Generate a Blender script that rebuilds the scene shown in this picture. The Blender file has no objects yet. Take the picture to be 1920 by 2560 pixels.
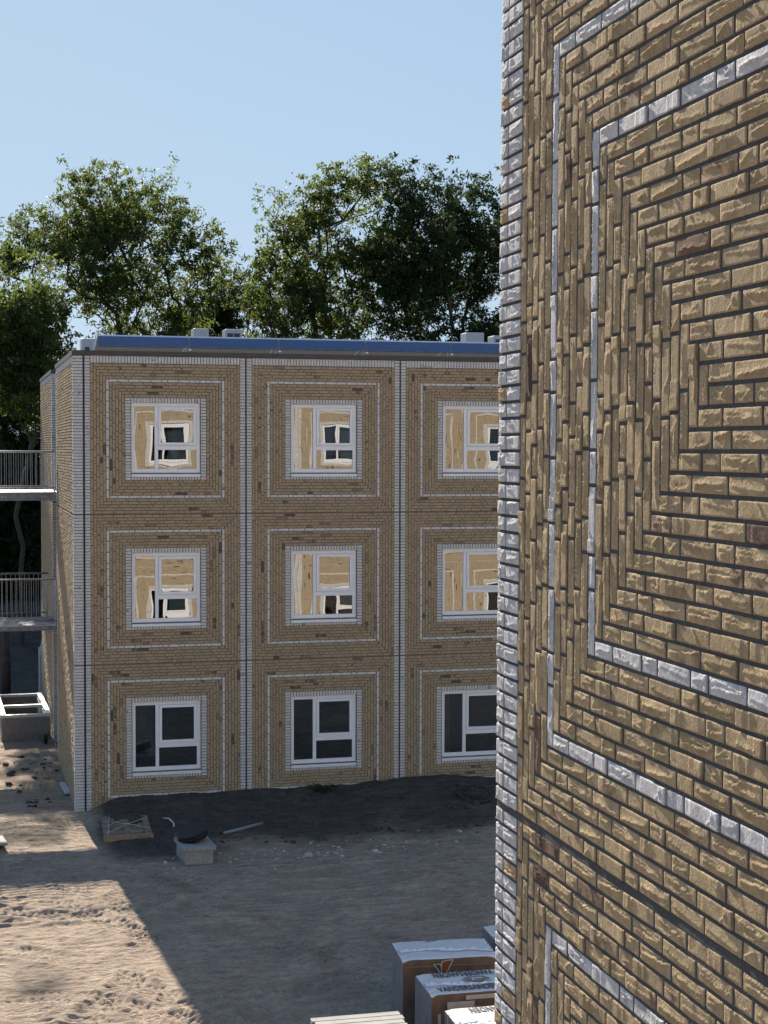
import bpy, math, random
import numpy as np

# ---------------------------------------------------------------- camera, light, exposure
scene = bpy.context.scene
COL = scene.collection
PI = math.pi

EYE = np.array([0.0, 0.0, 7.1])
YAW, TILT, ROLL = 0.25697, 0.03814, 0.00215
FPX = 4037.8                                   # focal length in photo pixels (1920 x 2560)
def cam_axes():
    cy, sy = math.cos(YAW), math.sin(YAW)
    f = np.array([sy*math.cos(TILT), cy*math.cos(TILT), -math.sin(TILT)])
    r = np.array([cy, -sy, 0.0]); u = np.cross(r, f)
    return math.cos(ROLL)*r+math.sin(ROLL)*u, -math.sin(ROLL)*r+math.cos(ROLL)*u, f
from mathutils import Matrix, Vector
RGT, UPV, FWD = cam_axes()
cam_data = bpy.data.cameras.new("camera")
cam_data.sensor_fit = 'VERTICAL'; cam_data.sensor_height = 24.0
cam_data.lens = FPX/2560.0*24.0
cam_data.clip_start = 0.05; cam_data.clip_end = 3000.0
cam = bpy.data.objects.new("camera", cam_data); COL.objects.link(cam)
m = Matrix.Identity(4)
for i in range(3):
    m[i][0] = RGT[i]; m[i][1] = UPV[i]; m[i][2] = -FWD[i]; m[i][3] = EYE[i]
cam.matrix_world = m
scene.camera = cam

SUN_AZ, SUN_EL = math.radians(-3.2), math.radians(28.5)   # azimuth from +Y towards +X
world = bpy.data.worlds.new("World"); scene.world = world; world.use_nodes = True
wn = world.node_tree.nodes; wl = world.node_tree.links
for n in list(wn): wn.remove(n)
sky = wn.new('ShaderNodeTexSky'); sky.sky_type = 'NISHITA'; sky.sun_disc = False
sky.sun_elevation = SUN_EL; sky.sun_rotation = SUN_AZ
sky.altitude = 0.0; sky.air_density = 0.7; sky.dust_density = 0.1; sky.ozone_density = 3.0
# soft shoulder on the sky's radiance: the photograph compresses the bright sky towards the sun
def wmix(mode, a, b):
    n = wn.new('ShaderNodeMixRGB'); n.blend_type = mode; n.inputs[0].default_value = 1.0
    for i, x in ((1, a), (2, b)):
        if isinstance(x, tuple): n.inputs[i].default_value = (*x, 1)
        else: wl.new(x, n.inputs[i])
    return n.outputs[0]
SKY_B, SKY_A = 1.6, (2.30, 2.76, 3.28)
soft = wmix('DIVIDE', wmix('MULTIPLY', sky.outputs[0], SKY_A), wmix('ADD', sky.outputs[0], (SKY_B, SKY_B, SKY_B)))
bg = wn.new('ShaderNodeBackground'); bg.inputs['Strength'].default_value = 0.13
wo = wn.new('ShaderNodeOutputWorld')
wl.new(soft, bg.inputs[0]); wl.new(bg.outputs[0], wo.inputs[0])
sun_data = bpy.data.lights.new("sun", 'SUN'); sun_data.energy = 5.0; sun_data.angle = math.radians(0.53)
sun_data.color = (1.0, 0.9, 0.76)
sun = bpy.data.objects.new("sun", sun_data); COL.objects.link(sun)
sdir = Vector((math.sin(SUN_AZ)*math.cos(SUN_EL), math.cos(SUN_AZ)*math.cos(SUN_EL), math.sin(SUN_EL)))
sun.rotation_euler = sdir.to_track_quat('Z', 'Y').to_euler()
sun.location = (0, 40, 40)
vs = scene.view_settings
scene.display_settings.display_device = 'sRGB'
vs.view_transform = 'Standard'; vs.look = 'None'; vs.gamma = 1.0; vs.use_curve_mapping = False
vs.exposure = 1.25

# ---------------------------------------------------------------- helpers
def link(o, parent=None):
    COL.objects.link(o)
    if parent is not None: o.parent = parent
    return o
def tag(o, label=None, cat=None, group=None, kind=None):
    if label: o['label'] = label
    if cat: o['category'] = cat
    if group: o['group'] = group
    if kind: o['kind'] = kind
    return o
def empty(name, loc, label, cat, group=None, rz=0.0):
    o = bpy.data.objects.new(name, None); o.empty_display_size = 0.3
    o.location = loc; o.rotation_euler = (0, 0, rz); link(o)
    return tag(o, label, cat, group)

class Frame:
    """wall frame: point O, direction U along the wall, V up, N out of the wall"""
    def __init__(s, O, U, V, N):
        s.O, s.U, s.V, s.N = [np.array(a, float) for a in (O, U, V, N)]
    def p(s, u, v, o=0.0): return s.O+s.U*u+s.V*v+s.N*o
WORLD = Frame((0, 0, 0), (1, 0, 0), (0, 1, 0), (0, 0, 1))

def mesh_quads(name, V, Q, mats, tone=None, midx=None, smooth=False, extra=None):
    V = np.asarray(V, np.float32).reshape(-1, 3); Q = np.asarray(Q, np.int32).reshape(-1, 4)
    me = bpy.data.meshes.new(name)
    me.vertices.add(len(V)); me.vertices.foreach_set('co', V.ravel())
    me.loops.add(len(Q)*4); me.loops.foreach_set('vertex_index', Q.ravel())
    me.polygons.add(len(Q))
    me.polygons.foreach_set('loop_start', np.arange(0, len(Q)*4, 4, dtype=np.int32))
    me.polygons.foreach_set('loop_total', np.full(len(Q), 4, np.int32))
    for mt in (mats if isinstance(mats, (list, tuple)) else [mats]): me.materials.append(mt)
    if midx is not None: me.polygons.foreach_set('material_index', np.asarray(midx, np.int32))
    me.polygons.foreach_set('use_smooth', np.full(len(Q), bool(smooth)))
    for nm, arr in ([('tone', tone)] if tone is not None else [])+list((extra or {}).items()):
        at = me.attributes.new(nm, 'FLOAT', 'POINT'); at.data.foreach_set('value', np.asarray(arr, np.float32))
    me.update(calc_edges=True); me.validate()
    return me

BOXQ = np.array([[0, 1, 2, 3], [7, 6, 5, 4], [0, 4, 5, 1], [1, 5, 6, 2], [2, 6, 7, 3], [3, 7, 4, 0]])
class MB:
    """collects boxes, tubes and loose faces into ONE mesh object"""
    def __init__(s): s.v = []; s.f = []; s.n = 0
    def raw(s, V, F):
        V = np.asarray(V, float).reshape(-1, 3)
        s.v.append(V); s.f += [tuple(int(i)+s.n for i in f) for f in F]; s.n += len(V)
    def hexa(s, P): s.raw(P, BOXQ[:, ::-1])
    def box(s, fr, u0, u1, v0, v1, o0, o1):
        P = [fr.p(u0, v0, o1), fr.p(u1, v0, o1), fr.p(u1, v1, o1), fr.p(u0, v1, o1),
             fr.p(u0, v0, o0), fr.p(u1, v0, o0), fr.p(u1, v1, o0), fr.p(u0, v1, o0)]
        s.hexa(P)
    def tube(s, pts, r, n=8, cap=True):
        pts = [np.array(p, float) for p in pts]
        rs = [r]*len(pts) if np.isscalar(r) else list(r)
        rings = []; prev = None
        for i, p in enumerate(pts):
            t = pts[min(i+1, len(pts)-1)]-pts[max(i-1, 0)]; t = t/(np.linalg.norm(t)+1e-9)
            a = np.array([0, 0, 1.0]) if abs(t[2]) < .9 else np.array([1.0, 0, 0])
            if prev is not None: a = prev
            x = np.cross(t, np.cross(a, t)); x /= (np.linalg.norm(x)+1e-9); prev = x
            y = np.cross(t, x)
            rings.append([p+rs[i]*(math.cos(2*PI*k/n)*x+math.sin(2*PI*k/n)*y) for k in range(n)])
        V = [q for rg in rings for q in rg]; F = []
        for i in range(len(pts)-1):
            for k in range(n):
                F.append((i*n+k, i*n+(k+1) % n, (i+1)*n+(k+1) % n, (i+1)*n+k))
        if cap: F += [tuple(range(n))[::-1], tuple((len(pts)-1)*n+k for k in range(n))]
        s.raw(V, F)
    def build(s, name, mat, parent=None, smooth=False, bevel=0.0):
        me = bpy.data.meshes.new(name)
        V = np.concatenate(s.v)
        me.from_pydata(V.tolist(), [], s.f); me.materials.append(mat)
        if smooth: me.polygons.foreach_set('use_smooth', np.ones(len(me.polygons), bool))
        me.update()
        o = bpy.data.objects.new(name, me); link(o, parent)
        if bevel > 0:
            b = o.modifiers.new('bevel', 'BEVEL'); b.width = bevel; b.segments = 2; b.limit_method = 'ANGLE'
        return o

# value noise
_rng = np.random.default_rng(7)
_TAB = _rng.random((256, 256))
def vnoise(x, y, seed=0):
    x = np.asarray(x, float)+seed*17.31; y = np.asarray(y, float)+seed*9.77
    xi = np.floor(x).astype(int); yi = np.floor(y).astype(int); fx = x-xi; fy = y-yi
    fx = fx*fx*(3-2*fx); fy = fy*fy*(3-2*fy)
    a = _TAB[xi % 256, yi % 256]; b = _TAB[(xi+1) % 256, yi % 256]
    c = _TAB[xi % 256, (yi+1) % 256]; d = _TAB[(xi+1) % 256, (yi+1) % 256]
    return (a*(1-fx)+b*fx)*(1-fy)+(c*(1-fx)+d*fx)*fy
def fbm(x, y, o=4, seed=0):
    s = 0; a = .5; t = 0
    for i in range(o):
        s = s+a*vnoise(x*2**i, y*2**i, seed+i*3); t += a; a *= .5
    return s/t
def sstep(a, b, x):
    t = np.clip((np.asarray(x, float)-a)/(b-a), 0, 1); return t*t*(3-2*t)

# ---------------------------------------------------------------- materials
def new_mat(name):
    mt = bpy.data.materials.new(name); mt.use_nodes = True
    nt = mt.node_tree
    for n in list(nt.nodes): nt.nodes.remove(n)
    out = nt.nodes.new('ShaderNodeOutputMaterial')
    return mt, nt, out
class NB:
    def __init__(s, nt): s.nt = nt
    def n(s, t, **kw):
        nd = s.nt.nodes.new(t)
        for k, v in kw.items():
            if hasattr(nd, k): setattr(nd, k, v)
        return nd
    def l(s, a, b): s.nt.links.new(a, b)
    def noise(s, vec, scale, detail=4, rough=.55, dist=0.0):
        nd = s.n('ShaderNodeTexNoise'); nd.inputs['Scale'].default_value = scale
        nd.inputs['Detail'].default_value = detail; nd.inputs['Roughness'].default_value = rough
        nd.inputs['Distortion'].default_value = dist
        if vec is not None: s.l(vec, nd.inputs['Vector'])
        return nd.outputs['Fac']
    def ramp(s, fac, stops):
        r = s.n('ShaderNodeValToRGB'); cr = r.color_ramp
        while len(cr.elements) > 1: cr.elements.remove(cr.elements[-1])
        cr.elements[0].position = stops[0][0]; c = stops[0][1]; cr.elements[0].color = (*c, 1) if len(c) == 3 else c
        for p, c in stops[1:]:
            e = cr.elements.new(p); e.color = (*c, 1)
        s.l(fac, r.inputs[0]); return r.outputs[0]
    def math(s, op, a, b=None, c=None):
        nd = s.n('ShaderNodeMath'); nd.operation = op
        for i, x in enumerate((a, b, c)):
            if x is None: continue
            if isinstance(x, (int, float)): nd.inputs[i].default_value = x
            else: s.l(x, nd.inputs[i])
        return nd.outputs[0]
    def mix(s, fac, a, b, mode='MIX'):
        nd = s.n('ShaderNodeMixRGB'); nd.blend_type = mode
        for i, x in zip((0, 1, 2), (fac, a, b)):
            if isinstance(x, (int, float)): nd.inputs[i].default_value = x
            elif isinstance(x, tuple): nd.inputs[i].default_value = (*x, 1)
            else: s.l(x, nd.inputs[i])
        return nd.outputs[0]
    def mapv(s, vec, scale):
        nd = s.n('ShaderNodeMapping'); nd.inputs['Scale'].default_value = scale; s.l(vec, nd.inputs[0]); return nd.outputs[0]
    def bump(s, h, dist, strength=1.0):
        nd = s.n('ShaderNodeBump'); nd.inputs['Distance'].default_value = dist
        nd.inputs['Strength'].default_value = strength; s.l(h, nd.inputs['Height']); return nd.outputs[0]
    def pos(s): return s.n('ShaderNodeNewGeometry').outputs['Position']
    def obj(s): return s.n('ShaderNodeTexCoord').outputs['Object']
    def attr(s, nm): 
        nd = s.n('ShaderNodeAttribute'); nd.attribute_name = nm; return nd.outputs['Fac']

def simple(name, col, rough=.7, metal=0.0, var=.15, scale=6.0, bump=0.0, bscale=40.0, spec=.4):
    mt, nt, out = new_mat(name); b = NB(nt)
    p = b.n('ShaderNodeBsdfPrincipled')
    v = b.obj()
    f = b.noise(v, scale, 5)
    lo = tuple(c*(1-var) for c in col); hi = tuple(min(1, c*(1+var)) for c in col)
    b.l(b.ramp(f, [(.3, lo), (.7, hi)]), p.inputs['Base Color'])
    p.inputs['Roughness'].default_value = rough; p.inputs['Metallic'].default_value = metal
    p.inputs['Specular IOR Level'].default_value = spec
    if bump > 0: b.l(b.bump(b.noise(v, bscale, 4), bump), p.inputs['Normal'])
    b.l(p.outputs[0], out.inputs[0]); return mt

def brick_mat(name, c0, c1, spot, spot_at, grain=.0012, gscale=160, low=0.0, lscale=22, spot_soft=.12, spec=.15, rough=.9):
    """c0..c1 follow the tone of each brick; bricks with a high tone carry burnt patches"""
    mt, nt, out = new_mat(name); b = NB(nt)
    p = b.n('ShaderNodeBsdfPrincipled'); pos = b.pos(); tone = b.attr('tone')
    base = b.mix(tone, c0, c1)
    mott = b.ramp(b.noise(pos, 28, 5, .6), [(.25, (.74, .73, .72)), (.75, (1.2, 1.2, 1.2))])
    base = b.mix(1.0, base, mott, 'MULTIPLY')
    base = b.mix(b.math('MULTIPLY', b.noise(pos, 5.5, 2), .30), base, b.mix(1.0, base, (1.0, .91, .84), 'MULTIPLY'))
    fine = b.ramp(b.noise(pos, 220, 3), [(.32, (.74, .74, .74)), (.66, (1.14, 1.14, 1.14))])
    base = b.mix(1.0, base, fine, 'MULTIPLY')
    patch = b.noise(b.mapv(pos, (1, 1, 1.0)), 13, 4, .6, .6)
    gate = b.math('SUBTRACT', b.math('ADD', patch, b.math('MULTIPLY', tone, .55)), spot_at)
    gate = b.math('MULTIPLY', gate, 1.0/spot_soft); gate.node.use_clamp = True
    base = b.mix(b.math('MULTIPLY', gate, .85), base, spot)
    b.l(base, p.inputs['Base Color'])
    p.inputs['Roughness'].default_value = rough; p.inputs['Specular IOR Level'].default_value = spec
    h = b.noise(pos, gscale, 5, .65)
    if low > 0:
        h2 = b.noise(pos, lscale, 5, .6, .4)
        h = b.math('ADD', b.math('MULTIPLY', h, grain/low if low else 1), h2)
        b.l(b.bump(h, low), p.inputs['Normal'])
    else: b.l(b.bump(h, grain), p.inputs['Normal'])
    b.l(p.outputs[0], out.inputs[0]); return mt

M = {}
M['tan'] = brick_mat('tan_brick', (.370, .282, .178), (.455, .348, .222), (.10, .066, .055), 1.02, low=.006, grain=.0015)
M['white'] = brick_mat('white_brick', (.60, .59, .575), (.70, .69, .67), (.20, .20, .205), .93, low=.008, grain=.0012, spot_soft=.2)
M['burnt'] = brick_mat('burnt_brick', (.27, .19, .13), (.33, .24, .155), (.10, .066, .055), .72, low=.010, grain=.0015)
M['tan_near'] = brick_mat('tan_brick_near', (.360, .280, .172), (.505, .392, .245), (.17, .115, .088), .93, spot_soft=.22, grain=.0045, gscale=120, spec=.06, rough=.95)
M['white_near'] = brick_mat('white_brick_near', (.52, .525, .54), (.64, .645, .66), (.27, .27, .265), .84, grain=.0034, gscale=110, spot_soft=.35, spec=.10, rough=.85)
M['burnt_near'] = brick_mat('burnt_brick_near', (.20, .135, .10), (.29, .205, .145), (.085, .058, .055), .74, grain=.0045, gscale=120, spec=.06, rough=.95)
M['mortar_far'] = simple('far_mortar', (.15, .13, .105), .9, var=.2, scale=3)
M['mortar_near'] = simple('near_mortar', (.060, .064, .070), .95, var=.25, scale=60, bump=.0012, bscale=120)
M['mortar_pale'] = simple('pale_mortar', (.44, .40, .33), .9)
M['joint'] = simple('joint_filler', (.03, .034, .045), .8)
M['pvc'] = simple('white_window_frame', (.78, .78, .80), .35, var=.03)
M['sill'] = simple('white_sill', (.76, .76, .77), .45, var=.05)
M['cap'] = simple('dark_roof_edge', (.055, .05, .048), .5, var=.15)
M['roof'] = simple('roof_membrane', (.06, .06, .062), .85)
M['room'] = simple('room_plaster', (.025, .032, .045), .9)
M['curtain'] = simple('curtain_cloth', (.45, .45, .40), .9)
M['rubber'] = simple('black_rubber', (.018, .018, .02), .55)
M['galv'] = simple('galvanised_steel', (.42, .44, .46), .42, .75, var=.2, scale=14)
M['galvdark'] = simple('dull_steel', (.19, .205, .235), .5, .6, var=.25, scale=10)
M['wood'] = simple('pale_wood', (.29, .205, .13), .8, var=.3, scale=9, bump=.004, bscale=30)
M['wood2'] = simple('grey_wood', (.21, .155, .11), .85, var=.3, scale=9, bump=.004, bscale=30)
M['postwood'] = simple('dark_wood', (.06, .045, .04), .85, var=.3)
M['strap'] = simple('white_strap', (.42, .4, .36), .5)
M['concrete'] = simple('concrete', (.30, .28, .255), .9, var=.2, scale=12, bump=.004, bscale=60)
M['concdark'] = simple('damp_concrete', (.20, .18, .16), .9, var=.2, scale=8, bump=.004, bscale=60)  # darker concrete tone for the kerb walls of the light well
M['pipe'] = simple('grey_plastic', (.20, .21, .22), .4)
M['cable'] = simple('white_cable', (.7, .7, .68), .4)
M['film_grey'] = simple('grey_film', (.19, .19, .20), .5, var=.15, scale=5, spec=.3, bump=.012, bscale=5)
M['film_white'] = simple('white_printed_film', (.62, .61, .62), .3, var=.05, scale=5, spec=.6, bump=.010, bscale=9)
M['film_clear'] = simple('crinkled_clear_film', (.70, .72, .76), .16, var=.12, scale=12, spec=1.0, bump=.025, bscale=16)
M['pack_brown'] = simple('brown_printed_film', (.15, .098, .075), .35, var=.35, scale=4, spec=.6, bump=.008, bscale=8)
M['print_dark'] = simple('dark_print', (.06, .065, .09), .4)
M['print_rust'] = simple('rust_print', (.20, .07, .025), .4)
M['print_taupe'] = simple('taupe_print', (.20, .185, .17), .4)
M['label'] = simple('paper_label', (.45, .42, .38), .6)
M['slab'] = simple('grey_concrete_board', (.27, .265, .25), .85, var=.12, scale=10)
M['barrier'] = simple('white_painted_panel', (.52, .52, .51), .6, var=.1)
M['shed'] = simple('dark_stained_boards', (.035, .033, .038), .8, var=.3)
M['shedroof'] = simple('shed_roof_felt', (.03, .03, .033), .9)
M['casing'] = simple('appliance_casing', (.47, .48, .49), .4, var=.04)
M['grille'] = simple('appliance_grille', (.05, .055, .065), .5)
M['panel_frame'] = simple('aluminium_frame', (.62, .64, .68), .35, .5, var=.04)
M['stone'] = simple('pale_rubble', (.42, .40, .37), .9, var=.35, scale=2)
M['clod'] = simple('dark_clods', (.06, .05, .045), .95, var=.3)
M['bark'] = simple('grey_brown_bark', (.06, .048, .038), .95, var=.35, scale=3, bump=.03, bscale=8)

def glass_mat():
    mt, nt, out = new_mat('coated_window_glass'); b = NB(nt)
    g = b.n('ShaderNodeBsdfGlossy'); g.inputs['Roughness'].default_value = 0.0
    g.inputs['Color'].default_value = (.95, .97, 1, 1)
    t = b.n('ShaderNodeBsdfTransparent'); t.inputs['Color'].default_value = (.27, .33, .38, 1)
    fr = b.n('ShaderNodeFresnel'); fr.inputs['IOR'].default_value = 1.5
    f = b.math('ADD', b.math('MULTIPLY', fr.outputs[0], 1.0), .17); f.node.use_clamp = True
    mx = b.n('ShaderNodeMixShader'); b.l(f, mx.inputs[0]); b.l(t.outputs[0], mx.inputs[1]); b.l(g.outputs[0], mx.inputs[2])
    b.l(mx.outputs[0], out.inputs[0]); return mt
M['glass'] = glass_mat()
def solar_mat():
    mt, nt, out = new_mat('solar_cells'); b = NB(nt)
    p = b.n('ShaderNodeBsdfPrincipled'); o = b.obj()
    w = b.n('ShaderNodeTexBrick'); w.offset = 0.0; b.l(o, w.inputs['Vector'])
    w.inputs['Scale'].default_value = 1.0; w.inputs['Brick Width'].default_value = .158; w.inputs['Row Height'].default_value = .158
    w.inputs['Mortar Size'].default_value = .004
    w.inputs['Color1'].default_value = (.018, .04, .12, 1); w.inputs['Color2'].default_value = (.02, .045, .135, 1); w.inputs['Mortar'].default_value = (.07, .09, .15, 1)
    b.l(w.outputs[0], p.inputs['Base Color']); p.inputs['Roughness'].default_value = .12
    p.inputs['Coat Weight'].default_value = .6; p.inputs['Coat Roughness'].default_value = .05
    b.l(p.outputs[0], out.inputs[0]); return mt
M['solar'] = solar_mat()
M['deflector'] = simple('blue_steel_plate', (.115, .155, .255), .35, .5, var=.04, scale=2)  # the sky's blue reflection is put into the steel's base colour
def leaf_mat(name, c, tr):
    mt, nt, out = new_mat(name); b = NB(nt)
    tone = b.attr('tone')
    d = b.n('ShaderNodeBsdfPrincipled'); d.inputs['Roughness'].default_value = .6; d.inputs['Specular IOR Level'].default_value = .10
    b.l(b.mix(tone, tuple(x*.6 for x in c), tuple(x*1.35 for x in c)), d.inputs['Base Color'])
    t = b.n('ShaderNodeBsdfTranslucent')
    b.l(b.mix(tone, tuple(x*.55 for x in tr), tuple(min(1, x*1.5) for x in tr)), t.inputs['Color'])
    mx = b.n('ShaderNodeMixShader'); mx.inputs[0].default_value = .42
    b.l(d.outputs[0], mx.inputs[1]); b.l(t.outputs[0], mx.inputs[2]); b.l(mx.outputs[0], out.inputs[0]); return mt
M['leaf_a'] = leaf_mat('leaf_green', (.046, .068, .024), (.09, .125, .03))
M['leaf_b'] = leaf_mat('leaf_olive', (.046, .066, .023), (.15, .19, .04))
M['leaf_c'] = leaf_mat('leaf_dark', (.030, .047, .020), (.045, .07, .022))
def ground_mat():
    mt, nt, out = new_mat('sand_and_topsoil'); b = NB(nt)
    p = b.n('ShaderNodeBsdfPrincipled'); pos = b.pos(); soil = b.attr('soil')
    sand = b.ramp(b.noise(pos, 1.1, 6, .6), [(.3, (.345, .264, .202)), (.7, (.455, .355, .272))])
    dark = b.ramp(b.noise(pos, 2.3, 6, .65), [(.3, (.070, .059, .050)), (.7, (.125, .102, .083))])
    sp = b.math('SUBTRACT', b.math('ADD', soil, b.math('MULTIPLY', b.noise(pos, 5.0, 6, .7), .5)), .25)
    f = b.n('ShaderNodeMapRange'); f.interpolation_type = 'SMOOTHSTEP'
    f.inputs['From Min'].default_value = .15; f.inputs['From Max'].default_value = .95
    b.l(sp, f.inputs['Value'])
    col = b.mix(f.outputs[0], sand, dark)
    col = b.mix(1.0, col, b.ramp(b.noise(pos, 30, 5, .7), [(.3, (.78, .78, .78)), (.7, (1.15, 1.15, 1.15))]), 'MULTIPLY')
    col = b.mix(1.0, col, b.ramp(b.noise(b.mapv(pos, (2.2, 7.5, 2.2)), 1.0, 7, .68, .5), [(.28, (.66, .65, .65)), (.5, (.97, .97, .97)), (.72, (1.16, 1.16, 1.15))]), 'MULTIPLY')
    col = b.mix(1.0, col, b.ramp(b.noise(b.mapv(pos, (7, 17, 7)), 1.0, 5, .7, .8), [(.36, (.70, .70, .70)), (.52, (1.03, 1.03, 1.03))]), 'MULTIPLY')
    b.l(col, p.inputs['Base Color']); p.inputs['Roughness'].default_value = .95; p.inputs['Specular IOR Level'].default_value = .15
    h = b.math('ADD', b.noise(b.mapv(pos, (9, 22, 9)), 1.0, 6, .65), b.math('MULTIPLY', b.noise(pos, 70, 4), .35))
    b.l(b.bump(h, .05), p.inputs['Normal'])
    b.l(p.outputs[0], out.inputs[0]); return mt
M['ground'] = ground_mat()

# ---------------------------------------------------------------- brick layout
CO, JT = 0.06, 0.0105            # course pitch, joint
def split_run(L, rng, lead=.155, st=.207, hd=.0985, jt=None):
    JT = jt or .0105
    """wild bond: lengths of the bricks filling a run of length L"""
    out = []; x = 0.0; first = True; heads = 0
    while x < L-1e-6:
        if first: b = lead; first = False
        elif rng.random() < .36 and heads < 1: b = hd; heads += 1
        else: b = st; heads = 0
        rem = L-x
        if b > rem: b = rem
        left = rem-b-JT
        if 0 < left < .07:
            if rem <= .235: b = rem
            else: b = (rem-JT)*.5
        elif left <= 0: b = rem
        out.append((x, b)); x += b+JT
    return out
# a brick: (u0, u1, v0, v1, vertical?, kind)   kind 0 tan, 1 white, 2 burnt
def tan_kind(rng): return 2 if rng.random() < .035 else 0
def ring_bricks(L, u0, u1, v0, v1, k, pu, pv, kind, rng):
    """one ring of a concentric panel: full-height columns left and right, rows between them"""
    a, b_, c, d = u0+k*pu, u1-k*pu, v0+k*pv, v1-k*pv
    for (x0, x1) in ((a, a+pu-JT), (b_-pu+JT, b_)):
        for (y, h) in split_run(d-c-JT, rng):
            L.append((x0, x1, c+y+JT*.5, c+y+h+JT*.5, True, kind if kind is not None else tan_kind(rng)))
    for (y0, y1) in ((c+JT*.5, c+pv-JT*.5), (d-pv+JT*.5, d-JT*.5)):
        for (x, w) in split_run(b_-a-2*pu-JT, rng):
            L.append((a+pu+x, a+pu+x+w, y0, y1, False, kind if kind is not None else tan_kind(rng)))
def stack(L, u0, u1, v0, v1, pitch, kind, rng, alt=0.0):
    n = max(1, int(round((v1-v0)/pitch))); p = (v1-v0)/n
    for i in range(n):
        L.append((u0, u1, v0+i*p+JT*.5, v0+(i+1)*p-JT*.5, False, kind if rng.random() >= alt else 0))
def soldiers(L, u0, u1, v0, v1, kind, rng, pitch=.0605):
    n = max(1, int(round((u1-u0)/pitch))); p = (u1-u0)/n
    for i in range(n):
        L.append((u0+i*p+JT*.5, u0+(i+1)*p-JT*.5, v0, v1, True, kind))

WMOD, HST = 3.196, 2.96
WIN = (.916, 2.280, .809, 2.195)          # u0,u1,v0,v1 of the window in a module
def module_bricks(rng, top=False):
    L = []; H = 2.96
    for a, b_ in ((.0165, .119), (WMOD-.119, WMOD-.0165)):
        stack(L, a, b_, .01, H-.01+(.15 if top else 0), CO, 1, rng)
    for k in range(11):
        ring_bricks(L, .126, WMOD-.126, .01, H-.01, k, .0612, CO, 1 if k == 5 else None, rng)
    u0, u1, v0, v1 = WIN
    ia, ib = .126+11*.0612, WMOD-.126-11*.0612
    c, d = .01+11*CO, H-.01-11*CO
    stack(L, ia, u0-.010, c, d, CO, 1, rng); stack(L, u1+.010, ib, c, d, CO, 1, rng)
    soldiers(L, u0-.004, u1+.004, d-.097, d-.004, 1, rng)
    soldiers(L, u0-.004, u1+.004, c+.004, c+.056, 1, rng)
    if top: soldiers(L, .126, WMOD-.126, H+.002, H+.142, 1, rng)
    return L

def boxes_mesh(name, fr, rects, depth, rng, jit=.002, tilt=.0015):
    """all rects as proud boxes in one mesh: face + four sides"""
    R = np.array([[r[0], r[1], r[2], r[3]] for r in rects]); n = len(R)
    kind = np.array([r[5] for r in rects]); tone = np.array([brick_tone(k, rng) for k in kind])
    o = depth+rng.uniform(-jit, jit, n)
    t = rng.uniform(-tilt, tilt, (n, 4))
    ch = .0035
    def P(u, v, oo): return fr.O+np.outer(u, fr.U)+np.outer(v, fr.V)+np.outer(oo, fr.N)
    V = np.stack([P(R[:, 0]+ch, R[:, 2]+ch, o+t[:, 0]), P(R[:, 1]-ch, R[:, 2]+ch, o+t[:, 1]), P(R[:, 1]-ch, R[:, 3]-ch, o+t[:, 2]), P(R[:, 0]+ch, R[:, 3]-ch, o+t[:, 3]),
                  P(R[:, 0], R[:, 2], o*0-.002), P(R[:, 1], R[:, 2], o*0-.002), P(R[:, 1], R[:, 3], o*0-.002), P(R[:, 0], R[:, 3], o*0-.002)], 1)
    q = np.array([[0, 1, 2, 3], [4, 5, 1, 0], [5, 6, 2, 1], [6, 7, 3, 2], [7, 4, 0, 3]])
    if np.dot(np.cross(fr.U, fr.V), fr.N) < 0: q = q[:, ::-1]
    Q = (q[None]+(np.arange(n)*8)[:, None, None]).reshape(-1, 4)
    me = mesh_quads(name, V.reshape(-1, 3), Q, [M['tan'], M['white'], M['burnt']], np.repeat(tone, 8), np.repeat(kind, 5))
    return me
def brick_tone(k, rng):
    return float(rng.beta(2, 2)) if k != 1 else float(np.clip(rng.beta(1.2, 2.2), 0, 1))

# unit bricks for individually placed far bricks (shared mesh data)
def unit_brick(kind, tone):
    V = np.array([[.03, .08, 1], [.97, .08, 1], [.97, .92, 1], [.03, .92, 1], [0, 0, 0], [1, 0, 0], [1, 1, 0], [0, 1, 0]], float)
    Q = [[0, 1, 2, 3], [4, 5, 1, 0], [5, 6, 2, 1], [6, 7, 3, 2], [7, 4, 0, 3]]
    return mesh_quads('brick', V, Q, [[M['tan'], M['white'], M['burnt']][kind]], np.full(8, tone))
UNIT = {k: [unit_brick(k, t) for t in np.linspace(.05, .95, 10)] for k in (0, 1, 2)}
UNITW = [unit_brick(1, t) for t in (.05, .1, .15, .2, .28, .35, .45, .6, .75)]

def wall_with_holes(mb, fr, u0, u1, v0, v1, holes, thick):
    us = sorted({u0, u1, *[h[0] for h in holes], *[h[1] for h in holes]})
    vs_ = sorted({v0, v1, *[h[2] for h in holes], *[h[3] for h in holes]})
    for i in range(len(us)-1):
        # merge vertically
        run = None
        for j in range(len(vs_)-1):
            cu, cv = (us[i]+us[i+1])/2, (vs_[j]+vs_[j+1])/2
            hole = any(h[0] < cu < h[1] and h[2] < cv < h[3] for h in holes)
            if not hole:
                run = [vs_[j], vs_[j+1]] if run is None else [run[0], vs_[j+1]]
            if hole or j == len(vs_)-2:
                if run: mb.box(fr, us[i], us[i+1], run[0], run[1], -thick, 0.0)
                run = None

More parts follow.
